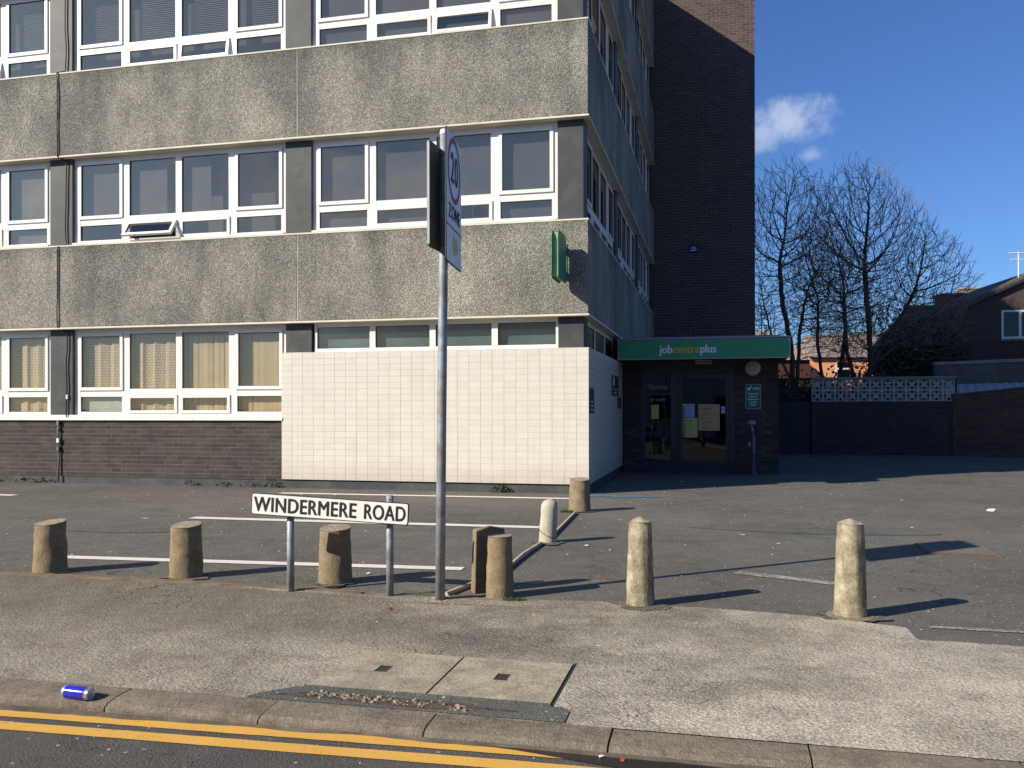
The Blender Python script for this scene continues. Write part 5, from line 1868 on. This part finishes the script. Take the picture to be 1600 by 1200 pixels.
MB().tube([(0, 0, -.1), (0, 0, 1.05)], .02, 5).tube([(-.35, 0, 1.0), (.4, 0, 1.0)], .022, 5).tube([(-.3, 0, .75), (.3, 0, .75)], .02, 5).build('mast', MAT['litter'], ae)

# slated house with chimney behind ivy
ch = thing('slate_house', 'dark slate-roofed house smothered in ivy with a stub brick chimney', 'house', (17.6, 38.2, 0), -.05)
MB().prism([(0, 0), (7.2, 0), (7.2, 4.2), (0, 4.2)], 0, 5).build('wall', MAT['brick_old'], ch)
mb = MB()
mb.quad((-.2, -.2, 4.2), (7.3, -.2, 4.2), (7.3, 2.6, 6.15), (.7, 2.6, 6.15)); mb.quad((.7, 2.6, 6.15), (7.3, 2.6, 6.15), (7.3, 5.3, 4.2), (-.2, 5.3, 4.2)); mb.tri((-.2, -.2, 4.2), (.7, 2.6, 6.15), (-.2, 5.3, 4.2))
rfm = mb.build('roof', MAT['slate'], ch)
MB().box(2.15, 3.15, 2.1, 3.0, 5.4, 6.62).build('chimney', MAT['chimney'], ch)
MB().box(2.08, 3.22, 2.03, 3.07, 6.62, 6.72).build('chimney_cap', MAT['chimney'], ch)
MB().box(2.1, 3.2, 2.0, 2.09, 5.8, 6.2).build('lead_flashing', MAT['house_white'], ch)
house_window(ch, 4.2, 0, 2.4, 1.0, 1.2, split=1)
MB().tube([(-.2, -.26, 4.16), (7.3, -.26, 4.16)], .06, 6).build('gutter', MAT['frame_dark'], ch)
MB().tube([(.7, 2.6, 6.18), (7.3, 2.6, 6.18)], .07, 6).build('ridge_tile', m_simple('pale_ridge', (.30, .24, .2), .9), ch)
bk = thing('slate_roof_house', 'distant house with a sunlit brown slate roof above the sloping roof edge', 'house', (23.6, 46, 0), -.08)
MB().prism([(0, 0), (8, 0), (8, 5.8), (0, 5.8)], 0, 5).build('wall', MAT['brick_old'], bk)
mb = MB(); mb.quad((-.3, -.2, 5.6), (8, -.2, 5.6), (8, 2.4, 8.1), (.9, 2.4, 8.0)); mb.quad((.9, 2.4, 8.0), (8, 2.4, 8.1), (8, 5, 5.6), (-.3, 5, 5.6)); mb.tri((-.3, -.2, 5.6), (.9, 2.4, 8.0), (-.3, 5, 5.6))
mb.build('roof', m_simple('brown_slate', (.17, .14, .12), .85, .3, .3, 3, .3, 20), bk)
MB().tube([(.9, 2.4, 8.03), (8, 2.4, 8.13)], .09, 6).build('ridge_tile', m_simple('ridge_brown', (.33, .27, .22), .9), bk)

# sunlit orange house far behind the trees
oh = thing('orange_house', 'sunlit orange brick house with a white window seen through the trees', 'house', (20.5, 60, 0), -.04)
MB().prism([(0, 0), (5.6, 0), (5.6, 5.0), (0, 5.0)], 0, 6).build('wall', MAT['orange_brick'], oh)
mb = MB(); mb.quad((-.2, -.3, 4.95), (5.8, -.3, 4.95), (5.6, 3, 6.95), (.5, 3, 6.7)); mb.quad((.5, 3, 6.7), (5.6, 3, 6.95), (5.8, 6.3, 4.95), (-.2, 6.3, 4.95)); mb.tri((-.2, -.3, 4.95), (.5, 3, 6.7), (-.2, 6.3, 4.95)); mb.tri((5.8, -.3, 4.95), (5.8, 6.3, 4.95), (5.6, 3, 6.95))
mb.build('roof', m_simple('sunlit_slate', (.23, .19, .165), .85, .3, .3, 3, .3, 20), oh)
house_window(oh, 1.75, 0, 3.35, 1.0, 1.35, split=0)
MB().box(1.7, 2.8, -.08, -.055, 4.1, 4.22).build('window_bar', MAT['upvc'], oh)
lh = thing('terrace_end', 'red terrace end coloured as in shade with a lit roof glimpsed left of the trees', 'house', (16.2, 56, 0), -.02)
MB().prism([(0, 0), (2.9, 0), (2.9, 4.6), (0, 4.6)], 0, 6).build('wall', MAT['red_wall'], lh)
mb = MB(); mb.quad((-1.2, -.2, 4.55), (3.0, -.2, 4.55), (.9, 3, 6.75), (-.9, 3, 6.75)); mb.quad((-.9, 3, 6.75), (.9, 3, 6.75), (3.0, 6, 4.55), (-1.2, 6, 4.55)); mb.tri((3, -.2, 4.55), (3, 6, 4.55), (.9, 3, 6.75))
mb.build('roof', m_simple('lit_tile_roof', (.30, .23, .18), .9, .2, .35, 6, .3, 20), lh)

# dark ivy / shrub mass in front of the slate house
def leaf_mass(name, label, loc, size, n, mat, seed, leaf=.07, cat='shrub'):
    t = thing(name, label, cat, loc)
    rr = random.Random(seed); mb = MB()
    blobs = [(Vector((rr.uniform(-.5, .5) * size[0], rr.uniform(-.5, .5) * size[1], rr.uniform(.15, .85) * size[2])), rr.uniform(.25, .5)) for _ in range(16)]
    for i in range(n):
        if rr.random() < .65:
            c, r_ = rr.choice(blobs)
            p = c + Vector((rr.gauss(0, r_) * size[0] * .25, rr.gauss(0, r_) * size[1] * .4, rr.gauss(0, r_) * size[2] * .4))
        else:
            p = Vector((rr.uniform(-.5, .5) * size[0], rr.uniform(-.5, .5) * size[1], rr.uniform(0, 1) * size[2] * .9))
        p.z = max(.02, p.z)
        d1 = Vector((rr.uniform(-1, 1), rr.uniform(-1, 1), rr.uniform(-1, 1))).normalized() * leaf * rr.uniform(.5, 1.2)
        d2 = d1.cross(Vector((rr.uniform(-1, 1), rr.uniform(-1, 1), rr.uniform(-1, 1)))).normalized() * leaf * rr.uniform(.3, .6)
        mb.quad(p - d1, p + d2, p + d1, p - d2)
    mb.build('foliage', MAT[mat], t, kind='stuff')
    st = MB()
    for i in range(8):
        x = rr.uniform(-.4, .4) * size[0]; st.tube([(x, 0, 0), (x + rr.uniform(-.3, .3), 0, size[2] * .5), (x + rr.uniform(-.6, .6), 0, size[2] * .9)], [.05, .035, .015], 5)
    st.build('stem', MAT['bark'], t, kind='stuff')
    return t


leaf_mass('ivy', 'dark ivy mass covering the house right of the trees', (16.0, 34.2, 0), (3.4, 1.5, 4.3), 15000, 'ivy', 5, .11, 'ivy')
leaf_mass('hedge', 'low dark hedge growing close behind the pierced blocks of the screen wall', (11.6, 28.6, 0), (4.6, 1.0, 2.2), 9000, 'ivy', 21, .10, 'hedge')
leaf_mass('shrub', 'dark scrubby shrub behind the black screen wall', (9.2, 30.5, 0), (1.8, 1.4, 2.7), 3000, 'ivy', 8, .10)


# ------------------------------------------------------------------ bare trees
def grow_tree(name, label, base, stems, crown, n_attr, seed, tip=.0056, step=.17, group='bare trees behind the screen wall', extra=2.2):
    """space colonisation; crown: list of ellipsoids (cx,cy,cz,rx,ry,rz) relative to base"""
    rg = np.random.RandomState(seed)
    A = []
    vol = np.array([c[3] * c[4] * c[5] for c in crown]); vol = vol / vol.sum()
    while len(A) < n_attr:
        c = crown[rg.choice(len(crown), p=vol)]
        p = rg.uniform(-1, 1, 3)
        q = np.dot(p, p)
        if q > 1: continue
        if rg.rand() > .35 + .65 * q: continue
        A.append((c[0] + p[0] * c[3], c[1] + p[1] * c[4], c[2] + p[2] * c[5]))
    A = np.array(A)
    N = []; par = []
    for stem in stems:
        prev = -1
        pts = [Vector(p) for p in stem]
        for a, b in zip(pts[:-1], pts[1:]):
            k_ = max(1, int((b - a).length / step))
            for i in range(k_):
                p = a + (b - a) * i / k_
                if N and prev == -1 and (Vector(N[0]) - p).length < .01:
                    prev = 0; continue
                N.append(np.array(p) + (rg.uniform(-.02, .02, 3) if prev >= 0 else 0)); par.append(prev); prev = len(N) - 1
        N.append(np.array(pts[-1])); par.append(prev)
    N = [np.array(x, float) for x in N]
    alive = np.ones(len(A), bool)
    P = np.array(N)
    D = np.linalg.norm(A[:, None] - P[None], axis=2)
    near = D.argmin(1); nd = D.min(1)
    kill, infl = .215, 3.0
    for it in range(110):
        alive &= nd > kill
        idx = np.where(alive & (nd < infl))[0]
        if len(idx) == 0: break
        dirs = A[idx] - P[near[idx]]; dirs /= np.linalg.norm(dirs, axis=1)[:, None] + 1e-9
        acc = np.zeros_like(P); np.add.at(acc, near[idx], dirs)
        grow = np.unique(near[idx])
        new = []
        for g in grow:
            d_ = acc[g] + np.array([0, 0, .22]) + rg.normal(0, .2, 3)
            if par[g] >= 0:
                dd = P[g] - P[par[g]]; dd /= np.linalg.norm(dd) + 1e-9
                d_ = d_ / (np.linalg.norm(d_) + 1e-9) + dd * .55
            nrm_ = np.linalg.norm(d_)
            if nrm_ < .05: continue
            new.append((g, P[g] + d_ / nrm_ * step))
        if not new: break
        n0 = len(P)
        P = np.vstack([P, np.array([q for _, q in new])]); par += [g for g, _ in new]
        D2 = np.linalg.norm(A[:, None] - P[None, n0:], axis=2)
        m_ = D2.min(1); am = D2.argmin(1) + n0
        upd = m_ < nd; nd[upd] = m_[upd]; near[upd] = am[upd]
        if len(P) > 16000: break
    # terminal twigs
    kids = [0] * len(P)
    for i, p in enumerate(par):
        if p >= 0: kids[p] += 1
    P = list(P); n_main = len(P)
    cen = np.array([base_c / 1.0 for base_c in (np.mean([c[0] for c in crown]), np.mean([c[1] for c in crown]), np.mean([c[2] for c in crown]))])
    for i in range(n_main):
        if par[i] < 0 or P[i][2] < 1.6: continue
        cnt = (2 if kids[i] == 0 else (1 if rg.rand() < .42 * extra / 2.2 and kids[i] == 1 else 0))
        for _ in range(cnt):
            dd = P[i] - P[par[i]]; dd /= np.linalg.norm(dd) + 1e-9
            out = P[i] - cen; out[2] = abs(out[2]) * .3; out /= np.linalg.norm(out) + 1e-9
            d_ = dd * 1.0 + rg.normal(0, .42, 3) + np.array([0, 0, .3]) + out * .35
            d_ /= np.linalg.norm(d_)
            prev = i; L_ = rg.uniform(.09, .24)
            p = P[i]
            for s_ in range(rg.randint(2, 4)):
                d_ = d_ + rg.normal(0, .14, 3) + np.array([0, 0, .10]); d_ /= np.linalg.norm(d_)
                p = p + d_ * L_; P.append(p); par.append(prev); prev = len(P) - 1
    P = np.array(P); M = len(P)
    rad = np.zeros(M); ex = 2.55
    children = [[] for _ in range(M)]
    for i, p in enumerate(par):
        if p >= 0: children[p].append(i)
    order = np.argsort([0] * M)
    # process from the youngest to the oldest (children always have larger index)
    pw = np.zeros(M)
    for i in range(M - 1, -1, -1):
        if not children[i]: pw[i] = tip ** ex
        if par[i] >= 0: pw[par[i]] += pw[i]
    rad = pw ** (1 / ex)
    t = thing(name, label, 'tree', base, 0, group)
    trunk = MB(); limb = MB(); fine = MB()
    up = np.array([.3, .2, .93])
    for i in range(M):
        p = par[i]
        if p < 0: continue
        a, b = P[p], P[i]
        ra, rb_ = min(rad[p], rad[i] * 1.25), rad[i]
        mbx = trunk if rb_ > .055 else (limb if rb_ > .02 else fine)
        seg = 7 if rb_ > .055 else (4 if rb_ > .02 else 3)
        d_ = b - a; L_ = np.linalg.norm(d_)
        if L_ < 1e-6: continue
        d_ /= L_
        u = np.cross(d_, [0.31, .2, .05] if abs(d_[2]) > .9 else [0, 0, 1]); u /= np.linalg.norm(u) + 1e-9
        w = np.cross(d_, u)
        n0 = len(mbx.v)
        a_ = a - d_ * rb_ * .4
        for q, rr_ in ((a_, ra), (b, rb_)):
            for k_ in range(seg):
                an = 2 * PI * k_ / seg
                v_ = q + (u * math.cos(an) + w * math.sin(an)) * rr_
                mbx.v.append((float(v_[0]), float(v_[1]), float(v_[2])))
        for k_ in range(seg):
            k2 = (k_ + 1) % seg
            mbx.f.append((n0 + k_, n0 + k2, n0 + seg + k2, n0 + seg + k_))
    trunk.build('trunk', MAT['bark'], t, smooth=True)
    limb.build('branches', MAT['bark'], t, smooth=True, kind='stuff')
    fine.build('twigs', MAT['twig'], t, kind='stuff')
    return t, M


# px at 31 m: 0.0227 m
Y_T = 31.0
def tx(u, y=Y_T): return (u - 800) / 1364 * y
def tz(v, y=Y_T): return 1.4 + (640 - v) / 1364 * y


B1 = (tx(1242), Y_T, 0)
grow_tree('bare_tree', 'leftmost bare tree beside the brick tower with two upright stems', B1,
          [[(0, 0, 0), (-.05, 0, 2.2), (-.12, 0, 3.6), (-.45, 0, 5.2), (-.5, .1, 6.6)], [(0, 0, 0), (.12, .1, 2.4), (.2, .1, 4.2), (.5, .2, 5.6)], [(-.05, 0, 2.2), (-.9, -.2, 4.0), (-1.2, -.3, 5.2)]],
          [(-.25, 0, 7.0, 1.6, 1.7, 3.1), (-.9, 0, 4.6, 1.2, 1.3, 1.8), (.7, 0, 5.4, 1.3, 1.4, 2.4)], 5200, 3)
B2 = (tx(1300, 32.5), 32.5, 0)
grow_tree('bare_tree', 'slender bare tree in the middle of the group, crossing its neighbour', B2,
          [[(0, 0, 0), (-.3, 0, 2.2), (-.55, 0, 3.8), (-.5, 0, 5.4)], [(0, 0, 0), (.25, 0, 2.4), (.5, 0, 4.2), (.45, 0, 5.8)]],
          [(-.45, 0, 6.3, 1.3, 1.4, 2.5), (.55, 0, 5.6, 1.3, 1.3, 2.4)], 3600, 5)
B3 = (tx(1342, 31.5), 31.5, 0)
grow_tree('bare_tree', 'widest bare tree with a rounded crown, right of the group', B3,
          [[(0, 0, 0), (.1, 0, 1.8), (.45, 0, 3.0), (.35, 0, 4.6), (.2, 0, 6.4)], [(.1, 0, 1.8), (-.35, .2, 3.4), (-.5, .2, 5.4)], [(.45, 0, 3.0), (1.3, -.1, 4.4), (1.9, -.2, 5.6)], [(.45, 0, 3.0), (1.5, .2, 3.7), (2.6, .2, 4.7)]],
          [(.05, 0, 6.9, 2.0, 2.0, 3.3), (2.1, 0, 5.7, 1.85, 1.7, 2.4), (-.3, 0, 4.8, 1.4, 1.4, 2.0), (1.3, 0, 6.6, 1.6, 1.5, 2.3)], 9000, 9)
B4 = (tx(1375, 33.5), 33.5, 0)
grow_tree('bare_tree', 'low spreading bare tree reaching over the slate roof', B4,
          [[(0, 0, 0), (.2, 0, 1.8), (.7, 0, 3.0), (1.5, 0, 3.9)], [(.2, 0, 1.8), (-.3, 0, 3.2)]],
          [(1.5, 0, 4.5, 1.9, 1.2, 1.5), (-.2, 0, 3.8, 1.5, 1.0, 1.5)], 2400, 12)
B5 = (tx(1185, 30), 30, 0)
grow_tree('bare_tree', 'thin bare sapling just clear of the tower edge', B5, [[(0, 0, 0), (.05, 0, 2.4), (.12, 0, 3.8)]], [(.1, 0, 4.1, .45, .6, 1.3)], 350, 14)

# ------------------------------------------------------------------ houses across the street (seen only mirrored in the glass)
th0 = thing('terraced_house', 'white rendered terraced house across the street, mirrored in the door', 'house', W(-14, -20.4, 0), -TH, 'terraced houses across the street')
MB().box(0, 6, -7, 0, 0, 5.2).build('wall', MAT['house_white'], th0)
mb = MB(); mb.quad((0, .25, 5.1), (6, .25, 5.1), (6, -3.5, 7.4), (0, -3.5, 7.4)); mb.quad((0, -3.5, 7.4), (6, -3.5, 7.4), (6, -7.2, 5.1), (0, -7.2, 5.1))
mb.build('roof', MAT['slate'], th0)
for (x, z, w_, h_) in ((.7, .9, 1.3, 1.5), (.8, 3.2, 1.1, 1.4), (3.6, 3.2, 1.1, 1.4)):
    f_ = MB().box(x, x + w_, .0, .05, z, z + h_).build('window', MAT['upvc'], th0)
    MB().box(x + .1, x + w_ - .1, .052, .06, z + .1, z + h_ - .1).build('pane', MAT['frame_dark'], f_)
MB().box(3.9, 4.8, .0, .06, 0, 2.1).build('door', MAT['railing'], th0)
for i, nm in enumerate(('second', 'third', 'fourth', 'fifth', 'sixth', 'seventh')):
    c = copy_tree(th0); c.location = W(-14 + 6.02 * (i + 1), -20.4, 0)
    c['label'] = nm + ' white terraced house from the left across the street, behind the viewer'

for o in bpy.data.objects:
    if o.type == 'MESH' and not o.data.materials:
        o.data.materials.append(MAT['slab'])
